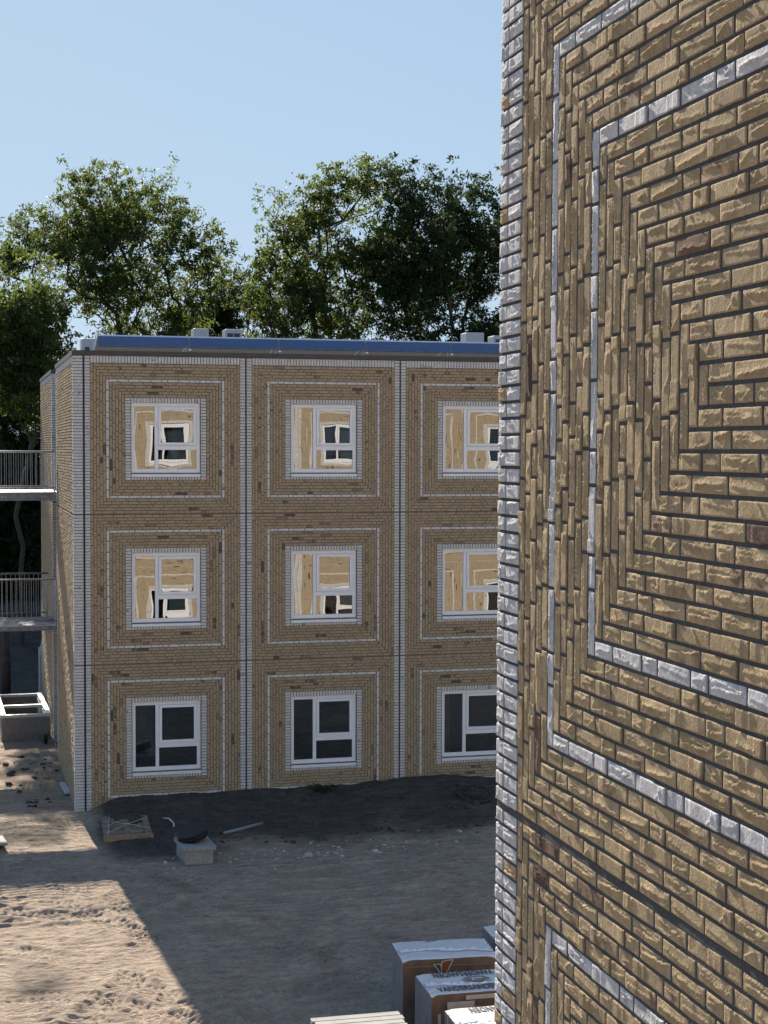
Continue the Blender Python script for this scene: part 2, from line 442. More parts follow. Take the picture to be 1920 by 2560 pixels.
prng = np.random.default_rng(11)
def bulged_pane(name, fr, u0, u1, v0, v1, o, parent, amp):
    n = 16; g = np.linspace(-1, 1, n)
    X, Y = np.meshgrid(g, g)
    wob = (vnoise(X*1.3+7, Y*1.3+3, int(prng.integers(90)))-.5)*.00026
    Z = amp*(1-X**2)*(1-Y**2)+wob*(1-X**4)*(1-Y**4)
    tu, tv = prng.uniform(-.0004, .0004, 2)
    Z = Z+tu*X*.5+tv*Y*.5
    U = u0+(X+1)/2*(u1-u0); Vv = v0+(Y+1)/2*(v1-v0)
    P = fr.O+U[..., None]*fr.U+Vv[..., None]*fr.V+(o+Z)[..., None]*fr.N
    idx = np.arange(n*n).reshape(n, n)
    Q = np.stack([idx[:-1, :-1], idx[:-1, 1:], idx[1:, 1:], idx[1:, :-1]], -1).reshape(-1, 4)
    if np.dot(np.cross(fr.U, fr.V), fr.N) < 0: Q = Q[:, ::-1]
    ob = bpy.data.objects.new(name, mesh_quads(name, P.reshape(-1, 3), Q, M['glass'], smooth=True)); link(ob, parent)
    return ob

def make_window(fr, mu, mv, parent, detail=True, curtain=None):
    u0, u1, v0, v1 = WIN; u0 += mu; u1 += mu; v0 += mv; v1 += mv
    W, H = u1-u0, v1-v0
    B = -.035                                      # frame face sits back from the brick plane
    f = MB()
    mu0, mu1 = u0+.464, u0+.532; tv0, tv1 = v1-.930, v1-.842
    f.box(fr, u0, u0+.068, v0, v1, B-.07, B); f.box(fr, u1-.075, u1, v0, v1, B-.07, B)
    f.box(fr, u0+.068, u1-.075, v0, v0+.078, B-.07, B); f.box(fr, u0+.068, u1-.075, v1-.075, v1, B-.07, B)
    f.box(fr, mu0, mu1, v0+.078, v1-.075, B-.07, B-.001)
    f.box(fr, mu1, u1-.075, tv0, tv1, B-.07, B-.002)
    w = f.build('window', M['pvc'], parent, bevel=.005 if detail else 0)
    s = MB()
    a0, a1, c0, c1 = mu1+.004, u1-.079, tv1+.004, v1-.079
    t = .055; F = B+.014
    s.box(fr, a0, a0+t, c0, c1, B-.06, F); s.box(fr, a1-t, a1, c0, c1, B-.06, F)
    s.box(fr, a0+t, a1-t, c0, c0+t, B-.06, F); s.box(fr, a0+t, a1-t, c1-t, c1, B-.06, F)
    s.build('sash', M['pvc'], w, bevel=.004 if detail else 0)
    amps = prng.uniform(-.00022, -.00008, 3) if detail else [0, 0, 0]
    bulged_pane('pane', fr, u0+.066, mu0+.002, v0+.076, v1-.073, B-.03, w, amps[0]*.6)
    bulged_pane('pane', fr, a0+t-.003, a1-t+.003, c0+t-.003, c1-t+.003, B-.012, w, amps[1])
    bulged_pane('pane', fr, mu1-.002, u1-.073, v0+.076, tv0+.002, B-.03, w, amps[2])
    sl = MB()
    sl.box(fr, u0+.002, u1-.002, v0-.078, v0-.022, -.05, .03)
    sl.build('sill', M['sill'], w, bevel=.004 if detail else 0)
    g = MB(); g.box(fr, u0+.004, u1-.004, v0-.021, v0-.001, -.09, -.045); g.build('sill_gap', M['rubber'], w)  # black strip standing in for the shadow between sill and frame
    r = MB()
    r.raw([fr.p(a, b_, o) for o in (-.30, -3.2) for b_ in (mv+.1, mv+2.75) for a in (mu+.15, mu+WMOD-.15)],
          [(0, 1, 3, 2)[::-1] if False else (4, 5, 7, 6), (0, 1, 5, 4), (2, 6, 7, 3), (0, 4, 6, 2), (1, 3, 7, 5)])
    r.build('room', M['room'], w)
    if curtain:
        cb = MB(); n = 26; ua, ub = u0+W*curtain[0], u0+W*curtain[1]
        P = [fr.p(ua+(ub-ua)*i/n, vv, -.22+.025*math.sin(i*1.9)) for vv in (v0-.1, v1+.15) for i in range(n+1)]
        cb.raw(P, [(i, i+1, n+2+i, n+1+i) for i in range(n)])
        cb.build('curtain', M['curtain'], w, smooth=True)
    return w

# ---------------------------------------------------------------- setting: ground
def ground_height(x, y):
    x = np.asarray(x, float); y = np.asarray(y, float)
    z = np.zeros(np.broadcast(x, y).shape)
    berm = sstep(2.25, 3.1, x)*np.exp(-((32.3-y)/2.0)**2)*(y < 33)
    z = z+berm*(.17+.16*fbm(x*.9, y*.9, 3, 5))
    hump = np.exp(-((x-9.3)/1.4)**2-((y-30.9)/1.0)**2); z = z+.20*hump
    z = z+.30*np.exp(-((x-1.15)/.75)**2-((y-30.0)/.8)**2)*.45
    z = z+.05*(fbm(x*.35, y*.35, 3, 11)-.5)
    z = z+2.1*sstep(50.5, 58.0, y)*np.exp(-((x-2.2)/4.5)**2)*.75*(y < 75)
    return z
def track_mask(x, y, pts, width):
    d = np.full(np.broadcast(x, y).shape, 9.0); s = np.zeros_like(d); acc = 0.0; side = np.zeros_like(d)
    for (x0, y0), (x1, y1) in zip(pts[:-1], pts[1:]):
        L = math.hypot(x1-x0, y1-y0); tx, ty = (x1-x0)/L, (y1-y0)/L
        t = np.clip((x-x0)*tx+(y-y0)*ty, 0, L)
        dx, dy = x-x0-t*tx, y-y0-t*ty; dd = np.hypot(dx, dy)
        mk = dd < d; d = np.where(mk, dd, d); s = np.where(mk, acc+t, s); side = np.where(mk, dx*ty-dy*tx, side); acc += L
    return 1-sstep(width*.75, width*1.1, d), s, side, d
TRACKS = [([(.4, 21.3), (1.5, 20.9), (2.4, 20.0), (2.9, 19.2)], .26, .15), ([(.5, 25.2), (1.5, 24.6), (2.6, 24.7), (3.2, 25.6)], .24, .14), ([(1.2, 19.6), (2.2, 21.5), (2.6, 23.5), (2.35, 25.6)], .24, .15), ([(3.0, 20.3), (5.0, 20.6), (6.5, 20.2)], .3, .16), ([(3.4, 23.6), (5.6, 23.3), (8.0, 23.7)], .3, .16),
          ([(2.0, 31.2), (2.45, 29.3), (3.1, 26.8), (4.0, 24.6), (4.9, 22.9), (5.0, 21.3), (4.2, 20.2)], .28, .13),
          ([(1.3, 25.6), (2.4, 23.6), (3.4, 21.6), (3.7, 19.0)], .25, .15),
          ([(.3, 23.4), (1.6, 22.4), (2.6, 20.6), (2.8, 18)], .25, .14),
          ([(3.2, 24.6), (5.4, 24.9), (8.2, 24.6)], .3, .16),
          ([(3.6, 22.6), (5.4, 21.9), (7.6, 22.6)], .3, .15),
          ([(2.6, 26.7), (4.6, 26.0), (8.8, 26.9)], .3, .17)]
def build_ground():
    xs = np.concatenate([[-1500, -400, -120, -40, -15, -6, -2, -.8], np.arange(-.1, 11.4, .032), [12, 14, 18, 26, 45, 120, 400, 1500]])
    ys = np.concatenate([[-1500, -400, -120, -40, -10, 0, 6, 10, 13, 14.5, 15.2], np.arange(15.8, 33.2, .032), np.arange(33.3, 60, .11), [61, 63, 66, 70, 80, 110, 200, 500, 1500]])
    X, Y = np.meshgrid(xs, ys)
    Z = ground_height(X, Y)
    # soil mask: dark topsoil along the facade and on the left path; behind the building also painted shade
    e = (fbm(X*.7, Y*.7, 4, 21)-.5)*2.6
    soil = sstep(26.0, 29.3, Y+e*1.1-.22*(X-3))*sstep(2.0, 3.0, X+e*.25)
    soil = np.maximum(soil, .9*sstep(28.9, 29.6, Y+e*.3)*(1-sstep(31.2, 31.7, Y+e*.2))*sstep(2.1, 1.7, X+e*.2)*sstep(.24, .5, fbm(X*1.1, Y*1.1, 4, 31)+.12))
    soil = np.maximum(soil, sstep(41.0, 43.5, Y+e*.8)*(1-.45*sstep(.55, .66, fbm(X*.9, Y*.45, 4, 36))*(Y < 50)))  # topsoil behind the building, with the shade there put into the mask
    soil = np.maximum(soil, .30*sstep(.50, .72, fbm(X*.75, Y*.6, 4, 41))*(Y < 29))
    soil = np.maximum(soil, .85*np.exp(-((X-1.0)/.55)**2-((Y-21.6)/.75)**2)*(.5+fbm(X*2, Y*2, 3, 43)))
    an = .5*(fbm(X*.22, Y*.22, 2, 81)-.5)*PI; lam2 = .135
    fine = ((X > -.2) & (X < 11.4) & (Y > 15.7) & (Y < 60)).astype(float)
    # ripples and clods
    amp = sstep(.35, .65, fbm(X*.5, Y*.5, 3, 51))
    ph = Y*2*PI/.21+3.4*(fbm(X*.55, Y*.9, 3, 53)-.5)*6+X*.5
    rip = np.sin(ph)*.5+.5
    rip = rip**1.6*(.35+.9*vnoise(X*2.6, Y*4.2, 56))
    rel = .040*(.30+.70*amp)*rip
    tr2 = np.sin(2*PI*(Y*np.cos(an)+X*np.sin(an))/lam2+2.5*(fbm(X*1.1, Y*1.1, 3, 83)-.5)*4)
    rel = rel+.011*np.clip(tr2, -.5, .8)*sstep(.38, .58, fbm(X*.6, Y*.7, 3, 85))
    rel = rel+.040*(fbm(X*2.6, Y*5.5, 4, 57)-.5)+.032*(fbm(X*8, Y*14, 3, 58)-.5)
    rel = rel*(1-.55*soil)+soil*(.075*(fbm(X*2.3, Y*2.3, 5, 61)-.5)+.045*(fbm(X*8, Y*8, 3, 62)-.5))
    Z = Z+rel*fine
    for pts, w, lam in TRACKS:
        mk, s, side, d = track_mask(X, Y, pts, w)
        tread = sstep(-.5, .6, np.sin(2*PI*(s+.55*np.abs(side))/(lam*.78)))
        tread = tread*(.75+.5*vnoise(X*2, Y*2, 71))
        brk = sstep(.18, .5, fbm(X*.8, Y*.8, 3, 73))
        Z = Z+mk*brk*fine*(.019*tread-.018)+.028*np.exp(-((d-w*1.15)/.09)**2)*fine*brk
        if w == .28: soil = np.maximum(soil, .62*np.exp(-((d)/.34)**2)*(.35+.65*sstep(.3, .6, fbm(X*1.5, Y*1.5, 3, 75)))*.62)
    ny, nx = X.shape; idx = np.arange(nx*ny).reshape(ny, nx)
    Q = np.stack([idx[:-1, :-1], idx[:-1, 1:], idx[1:, 1:], idx[1:, :-1]], -1).reshape(-1, 4)
    me = mesh_quads('ground', np.stack([X, Y, Z], -1).reshape(-1, 3), Q, M['ground'], smooth=True, extra={'soil': soil.ravel()})
    g = bpy.data.objects.new('ground', me); link(g)
    tag(g, 'churned sandy building site ground with tyre tracks and dark topsoil', None, None, 'structure')
    def hz(x, y):
        i = np.clip(np.searchsorted(xs, x), 0, nx-1); j = np.clip(np.searchsorted(ys, y), 0, ny-1); return float(Z[j, i])
    return hz
GH = build_ground()

# ---------------------------------------------------------------- far apartment building
FY = 31.98; FX = 2.349; FZ0 = 5.8346-2*HST            # FZ0: joint under the ground floor
FRF = Frame((FX, FY, FZ0), (1, 0, 0), (0, 0, 1), (0, -1, 0))
far = empty('apartment_building', (FX, FY+6, 0), 'three storey modular building of tan and white brick across the yard', 'building')
def rebase(o, root):
    """keep an object modelled in world coordinates in place under its thing"""
    o.matrix_parent_inverse = root.matrix_world.inverted_safe(); return o
bpy.context.view_layer.update()
def place(objs, root):
    for o in objs: rebase(o, root)

NMOD = 4; PANEL_OUT = .010
frng = np.random.default_rng(5)
rects = []; holes = []
for s in range(3):
    for k in range(NMOD):
        for (a, b_, c, d, vert, kd) in module_bricks(frng, s == 2):
            if s == 0 and d < .05: continue
            rects.append((a+k*WMOD, b_+k*WMOD, c+s*HST, d+s*HST, vert, kd))
        holes.append((WIN[0]+k*WMOD, WIN[1]+k*WMOD, WIN[2]+s*HST, WIN[3]+s*HST))
# white corner quoins left of the wide joint
for s in range(3):
    q = []; stack(q, -.205, -.0195, .01, HST-.01+(.15 if s == 2 else 0), CO, 1, frng)
    rects += [(a, b_, c+s*HST, d+s*HST, v, k) for a, b_, c, d, v, k in q]
ZTOP = 3*HST+.145
mb = MB()
wall_with_holes(mb, FRF, -.2, NMOD*WMOD, -.6, ZTOP, holes, .30)
wall = mb.build('wall', M['mortar_far'], far)
# side walls, recess and roof
XS = FX-.205+.008
FRS1 = Frame((XS, FY+.0, FZ0), (0, 1, 0), (0, 0, 1), (-1, 0, 0))
FRS2 = Frame((XS+.02, 39.80, FZ0), (0, 1, 0), (0, 0, 1), (-1, 0, 0))
FRR = Frame((XS+.02, 39.80, FZ0), (1, 0, 0), (0, 0, 1), (0, -1, 0))
L1, L2 = 5.72, 5.5
sb = MB()
sb.box(FRS1, .302, L1, -.6, ZTOP, -.30, 0)
sb.box(FRS2, .0, L2, -.6, ZTOP, -.30, 0)
sb.box(FRR, .302, 1.6, -.6, ZTOP, -.30, 0)
sb.box(Frame((XS+1.6, FY+L1, FZ0), (0, 1, 0), (0, 0, 1), (-1, 0, 0)), -.3, 2.5, -.6, ZTOP, -.3, 0)
sb.box(Frame((XS+.302, FY+L1, FZ0), (1, 0, 0), (0, 0, 1), (0, 1, 0)), 0, 1.3, -.6, ZTOP, -.3, 0)
sb.box(Frame((XS+.02, 39.8+L2, FZ0), (1, 0, 0), (0, 0, 1), (0, 1, 0)), .302, NMOD*WMOD, -.6, ZTOP, -.3, 0)
sb.box(Frame((FX+NMOD*WMOD, FY, FZ0), (0, 1, 0), (0, 0, 1), (1, 0, 0)), .302, 13.0, -.6, ZTOP, -.3, 0)
side = sb.build('side_wall', M['mortar_near'], far)
def side_bricks(L, rng, q0=.205, q1=.16):
    out = []
    for s in range(3):
        v0, v1 = s*HST+.01, (s+1)*HST-.01+(.15 if s == 2 else 0)
        stack(out, .0, q0, v0, v1, CO, 1, rng); stack(out, L-q1, L, v0, v1, CO, 1, rng)
        top = s*HST+HST-.01
        for k in range(49):
            a = s*HST+.01+k*CO
            kd = None
            for (x, w) in split_run(L-q0-q1-.024, rng):
                out.append((q0+.012+x, q0+.012+x+w, a+JT*.5, a+CO-JT*.5, False, tan_kind(rng) if kd is None else kd))
        if s == 2: soldiers(out, q0+.012, L-q1-.012, 3*HST+.002, 3*HST+.142, 1, rng)
    return out
srng = np.random.default_rng(8)
allr = [('facade', FRF, rects, .009, .0012), ('sideone', FRS1, side_bricks(L1, srng), .012, .0035), ('sidetwo', FRS2, side_bricks(L2, srng), .012, .0035)]
rr = []
for s in range(3): stack(rr, .0, .30, s*HST+.01, (s+1)*HST-.01+(.15 if s == 2 else 0), CO, 1, srng)
allr.append(('recess', FRR, rr, .010, .002))
# the 300 bricks that show largest stand as objects of their own
cand = sorted(range(len(rects)), key=lambda i: -((rects[i][1]-rects[i][0])*(rects[i][3]-rects[i][2])/(1+.012*rects[i][0])) if (rects[i][1] < 8.3 and rects[i][2] > .4) else 0)
single = set(cand[:296])
objs = []
for i in sorted(single):
    a, b_, c, d, v, kd = rects[i]
    t = brick_tone(kd, frng)
    me = UNIT[kd][int(t*9.99)] if kd != 1 else UNITW[int(frng.integers(len(UNITW)))]
    o = bpy.data.objects.new('brick', me); link(o, far)
    P = FRF.p(a, c, -.002); mw = Matrix.Identity(4)
    th = .011+frng.uniform(-.0012, .0012)
    for r in range(3):
        mw[r][0] = FRF.U[r]*(b_-a); mw[r][1] = FRF.V[r]*(d-c); mw[r][2] = FRF.N[r]*th; mw[r][3] = P[r]
    o.matrix_basis = far.matrix_world.inverted() @ mw
rest = [r for i, r in enumerate(rects) if i not in single]
for nm, fr, rc, dep, jit in allr:
    if nm == 'facade': rc = rest
    o = bpy.data.objects.new('brickwork', boxes_mesh('brickwork', fr, rc, dep, frng, jit)); link(o, far)
    o['kind'] = 'stuff'; objs.append(o)
# merge the brickwork into one 'stuff' part
def join_meshes(name, obs, parent):
    V = []; Q = []; T = []; MI = []; off = 0
    for o in obs:
        me = o.data; n = len(me.vertices); v = np.empty(n*3, np.float32); me.vertices.foreach_get('co', v)
        q = np.empty(len(me.loops), np.int32); me.loops.foreach_get('vertex_index', q)
        t = np.empty(n, np.float32); me.attributes['tone'].data.foreach_get('value', t)
        mi = np.empty(len(me.polygons), np.int32); me.polygons.foreach_get('material_index', mi)
        V.append(v.reshape(-1, 3)); Q.append(q.reshape(-1, 4)+off); T.append(t); MI.append(mi); off += n
    mats = list(obs[0].data.materials)
    me = mesh_quads(name, np.concatenate(V), np.concatenate(Q), mats, np.concatenate(T), np.concatenate(MI))
    for o in obs: bpy.data.objects.remove(o)
    r = bpy.data.objects.new(name, me); link(r, parent); r['kind'] = 'stuff'; return r
bw = join_meshes('brickwork', objs, far)
# joints (horizontal floor joints lie open; wide dark strips between modules)
jb = MB()
for k in range(NMOD+1):
    hw = .0185 if k == 0 else .0085
    jb.box(FRF, k*WMOD-hw, k*WMOD+hw, -.3, ZTOP-.003, -.01, .003 if k else .005)
joint = jb.build('module_joint', M['joint'], far)
wins = []
CURT = {(2, 0): (.60, .98), (2, 1): (.52, .66), (1, 1): (.0, .2), (0, 0): (.0, .34), (0, 2): (.0, .18)}
for s in range(3):
    for k in range(NMOD):
        w = make_window(FRF, k*WMOD, s*HST, far, True, CURT.get((s, k)))
        wins.append(w)
cb = MB()
CZ0, CZ1 = FZ0+ZTOP+.003, FZ0+ZTOP+.095
W0 = Frame((0, 0, 0), (1, 0, 0), (0, 1, 0), (0, 0, 1))
cb.box(W0, XS-.03, FX+NMOD*WMOD, FY-.035, FY+.30, CZ0, CZ1)
cb.box(W0, XS-.03, XS+.30, FY+.302, FY+L1+.02, CZ0, CZ1)
cb.box(W0, XS-.01, XS+.32, 39.77, 39.8+L2, CZ0, CZ1)
cb.box(W0, XS+.33, XS+1.9, 39.77, 40.07, CZ0, CZ1)
cap = cb.build('roof_edge', M['cap'], far)
rb = MB(); rb.box(W0, XS+.29, FX+NMOD*WMOD-.1, FY+.29, FY+L1-.29, FZ0+ZTOP-.25, FZ0+ZTOP-.12)
rb.box(W0, XS+1.5, FX+NMOD*WMOD-.1, FY+L1-.285, 39.8+L2-.3, FZ0+ZTOP-.25, FZ0+ZTOP-.121)
roof = rb.build('roof', M['roof'], far)
place([wall, side, bw, joint, cap, roof]+wins, far)

# solar panels on the roof, facing the yard
PW, PL = 1.814, 1.13; tl = math.radians(-14)
for i in range(6):
    x0 = 2.66+i*1.827
    lab = ['leftmost solar panel along the roof edge, its blue rear plate towards the yard', 'second blue backed solar panel from the left on the roof edge', 'third blue backed solar panel from the left on the roof edge',
           'fourth blue backed solar panel from the left on the roof edge', 'fifth blue backed solar panel, cut by the near wall', 'sixth blue backed solar panel, hidden behind the near wall'][i]
    t = empty('solar_panel', (x0, FY+.40, CZ1), lab, 'solar panel', 'solar panels along the roof edge')
    F = Frame((0, 0, 0), (1, 0, 0), (0, 1, 0), (0, 0, 1))
    # tilted module, high edge towards the yard
    c, sn = math.cos(tl), math.sin(tl)
    G = Frame((0, .16, .345), (1, 0, 0), (0, c, sn), (0, -sn, c))
    g = MB(); g.box(G, .025, PW-.025, .025, PL-.025, -.028, .002); g.build('cells', M['solar'], t)
    fr = MB()
    fr.box(G, 0, PW, 0, .024, -.034, .006); fr.box(G, 0, PW, PL-.024, PL, -.034, .006)
    fr.box(G, 0, .024, .024, PL-.024, -.034, .006); fr.box(G, PW-.024, PW, .024, PL-.024, -.034, .006)
    fr.build('frame', M['panel_frame'], t)
    # rear plate leaning against the high edge
    D = Frame((0, .02, .085), (1, 0, 0), (0, .44, .90), (0, -.90, .44))
    w = MB(); w.box(D, .004, PW-.004, .055, .262, -.004, 0); w.build('rear_plate', M['deflector'], t)
    w = MB(); w.box(D, .004, PW-.004, .030, .053, -.012, .006); w.build('plate_foot', M['galvdark'], t)
    c_ = MB(); c_.box(F, PW-.02, PW+.030, -.030, .01, .055, .085); c_.build('clamp', M['panel_frame'], t)
    lg = MB(); lg.tube([(-.03, .16, .33), (-.10, -.02, .0)], .010, 6); lg.build('support', M['panel_frame'], t)
# appliances on the roof
RZ = FZ0+ZTOP-.12
def roof_unit(x, y, w, d, h, label, front='fan', plinth=.35):
    t = empty('roof_unit', (x, y, RZ), label, 'air conditioner', 'outdoor units on the roof')
    F = Frame((0, 0, 0), (1, 0, 0), (0, 1, 0), (0, 0, 1))
    c = MB(); c.box(F, -w/2, w/2, 0, d, plinth, plinth+h); c.build('casing', M['casing'], t, bevel=.02)
    g = MB()
    if front == 'grid':
        for i in range(2):
            for j in range(2): g.box(F, -w*.38+i*w*.40, -w*.38+i*w*.40+w*.34, -.012, .004, plinth+h*.14+j*h*.38, plinth+h*.14+j*h*.38+h*.32)
    else:
        g.box(F, -w*.22, w*.12, -.012, .004, plinth+h*.45, plinth+h*.62)
    g.build('grille', M['grille'], t)
    f = MB()
    for sx in (-w*.4, w*.4): f.box(F, sx-.03, sx+.03, .05, d-.05, 0, plinth-.002)
    f.build('feet', M['galvdark'], t)
    r = MB()
    r.tube([(w*.5+.05, .1, 0), (w*.5+.05, .1, plinth+h*.55), (w*.5+1.0, .1, plinth+h*.55), (w*.5+1.0, .1, 0)], .022, 6)
    r.build('pipe_rail', M['casing'], t)
    return t
roof_unit(5.53, 38.0, .36, .5, .62, 'pale roof unit with a small badge, left of the grid fronted unit', plinth=.52)
roof_unit(6.30, 38.0, .40, .5, .62, 'roof unit with a dark four square grille', 'grid', plinth=.52)
roof_unit(2.74, 36.0, .28, .5, .50, 'small grey roof unit beside the left end of the solar panels', plinth=.22)
roof_unit(12.3, 38.0, .46, .5, .66, 'roof unit near the right end of the visible roof beside the near wall', plinth=.52)
roof_unit(12.98, 38.0, .40, .5, .60, 'roof unit half hidden by the edge of the near wall', 'grid', plinth=.52)

# ---------------------------------------------------------------- near brick building (right)
NA = -.00444; NL1, NL2 = .00272, .00235
NO = np.array([1.92311, 5.1263, 5.7955])             # outer white ring, joint level
nU = np.array([math.sin(NA), -math.cos(NA), 0.0])     # along the wall towards the camera
nV = np.array([NL2, -NL1, 1.0]); nV /= np.linalg.norm(nV)
nN = np.cross(nU, nV); nN = nN if nN[0] < 0 else -nN; nN /= np.linalg.norm(nN)
NOB = NO-nV*5.7955
FRN = Frame(NO, nU, nV, nN)
near = empty('brick_building', tuple(NOB), 'rough tan and white brick wall of the near building on the right', 'building')
bpy.context.view_layer.update()
PN = .0589; NROW = 50
def near_panel(v0, rng, smin, smax):
    L = []; JT = .0118
    for k in range(25):
        a = (k-5)*.06
        kd = 1 if k in (5, 11) else None
        c, d = v0+k*PN, v0+(NROW-k)*PN
        for (y, h) in split_run(d-c-JT, rng, .2 if rng.random() < .5 else .155, jt=JT):
            L.append((a, a+.06-JT, c+JT*.5+y, c+JT*.5+y+h, True, kd if kd is not None else (2 if rng.random() < .025 else 0)))
        for r in {k, NROW-1-k}:
            for (x, w) in split_run(smax-a-.06, rng, .135, jt=JT):
                L.append((a+.06+x, a+.06+x+w, v0+r*PN+JT*.5, v0+(r+1)*PN-JT*.5, False, kd if kd is not None else (2 if rng.random() < .02 else 0)))
    for r in range(NROW):
        for (u0, u1) in ((-.447, -.3095), (-.535, -.4565)):
            L.append((u0, u1, v0+r*PN+JT*.5, v0+(r+1)*PN-JT*.5, False, 1 if rng.random() > .03 else 0))
    return L
nrng = np.random.default_rng(21)
SMAX = 2.75
PH = NROW*PN+.018
nrects = []                     # (rect, outward offset of its panel)
for lev, out in ((-1, -.0012), (0, 0.0), (1, .0006)):
    for r in near_panel(.0076+lev*PH, nrng, -.535, SMAX): nrects.append((r, out))

def relief_brick(Lb, hb, kind, seed):
    """front face of a hand moulded brick with folds in the clay, sides down to the mortar"""
    rg = np.random.default_rng(seed)
    nx = max(10, int(Lb/.0050)); ny = 14; e = .0022
    x = np.concatenate([[0], np.linspace(e, Lb-e, nx-1), [Lb]]); y = np.concatenate([[0], np.linspace(e, hb-e, ny-1), [hb]])
    X, Y = np.meshgrid(x, y)
    wx = .0012*(vnoise(Y*45, X*30, seed)-.5)
    d = np.minimum(np.minimum(X, Lb-X), np.minimum(Y, hb-Y))
    Z = np.zeros_like(X)
    Z += .0010*(vnoise(X*12, Y*18, seed+3)-.5)+.0005*(vnoise(X*90, Y*90, seed+5)-.5)
    nf = rg.choice([1, 2, 3, 3])
    for _ in range(nf):
        kind_f = rg.random()
        a = rg.uniform(.0018, .0052)
        if kind_f < .60:                          # serrated lip along the brick
            y0 = hb*rg.choice([.22, .3, .72, .8, .5], p=[.2, .25, .2, .2, .15]); sl = rg.uniform(-.12, .12)
            x0, x1 = sorted(rg.uniform(0, Lb, 2)); 
            if x1-x0 < .35*Lb: x0, x1 = 0.05*Lb, .95*Lb
            teeth = np.abs(((X/rg.uniform(.012, .02)) % 1)-.5)*2
            yc = y0+sl*(X-Lb/2)+.004*teeth+.006*(vnoise(X*70, X*0+seed, seed+9)-.5)
            env = sstep(x0, x0+.012, X)*(1-sstep(x1-.012, x1, X))
            t = Y-yc
            Z += a*env*np.where(t > 0, np.exp(-t/.0055), np.exp(-(t/.0022)**2))
            Z -= a*.22*env*np.exp(-((t+.006)/.005)**2)
        elif kind_f < .82:                        # slanting crease
            px, py = rg.uniform(.2, .8)*Lb, rg.uniform(.3, .7)*hb; an = rg.uniform(-1.1, 1.1)
            t = (X-px)*math.sin(an)-(Y-py)*math.cos(an)+.003*(vnoise(X*90, Y*90, seed+13)-.5)
            al = (X-px)*math.cos(an)+(Y-py)*math.sin(an)
            env = 1-sstep(.018, .035, np.abs(al))
            Z += a*env*np.where(t > 0, np.exp(-t/.0045), np.exp(-(t/.0020)**2))
        else:                                     # vertical step
            px = rg.choice([.14, .8, .6])*Lb
            Z += a*.7*sstep(px-.002, px+.002, X+.0015*(vnoise(Y*120, X*0, seed+17)-.5))
    ed = (d > 1e-6)*1.0; Z = Z-.0015*(1-ed)
    Xj = X+wx*0; P = np.stack([Xj, Y, Z], -1).reshape(-1, 3)
    idx = np.arange((nx+1)*(ny+1)).reshape(ny+1, nx+1)
    Q = np.stack([idx[:-1, :-1], idx[:-1, 1:], idx[1:, 1:], idx[1:, :-1]], -1).reshape(-1, 4)
    loop = np.concatenate([idx[0, :], idx[1:, -1], idx[-1, -2::-1], idx[-2:0:-1, 0]])
    A = P[loop].copy(); B = A.copy(); B[:, 2] = -.012
    nb = len(P); m_ = len(loop); k = np.arange(m_); k2 = (k+1) % m_
    S = np.stack([nb+k2, nb+k, nb+m_+k, nb+m_+k2], -1)
    return np.concatenate([P, A, B]), np.concatenate([Q, S])
CLASSES = {'st': .207, 'tq': .145, 'hd': .0985, 'nq': .0785}
VAR = {}
for cn, Lb in CLASSES.items():
    VAR[cn] = [relief_brick(Lb, .0484, 0, 1000+j*7+int(Lb*1e4)) for j in range(26 if cn in ('st', 'tq') else 16)]
MESHCACHE = {}
def near_mesh(cn, j, kind, tq):
    key = (cn, j, kind, tq)
    if key not in MESHCACHE:
        V, Q = VAR[cn][j]
        MESHCACHE[key] = mesh_quads('brick', V, Q, [M[('tan_near', 'white_near', 'burnt_near')[kind]]], np.full(len(V), .1+.27*tq), smooth=True)
    return MESHCACHE[key]
def proj_px(P):
    q = np.array(P)-EYE; zc = q@FWD
    return 960+FPX*(q@RGT)/zc, 1280-FPX*(q@UPV)/zc, zc
info = []
for i, (r, out) in enumerate(nrects):
    a, b_, c, d, vert, kd = r
    P = FRN.p((a+b_)/2, (c+d)/2); x, y, zc = proj_px(P)
    vis = (-60 < x < 2000) and (-90 < y < 2640)
    area = (b_-a)*(d-c)/zc**3 if (0 < x < 1935 and 0 < y < 2560) else 0
    info.append((area, vis, i))
singles = {i for ar, v, i in sorted(info, reverse=True)[:296]}
accV, accQ, accT, accM = [], [], [], []; off = 0; low = []
inv = near.matrix_world.inverted()
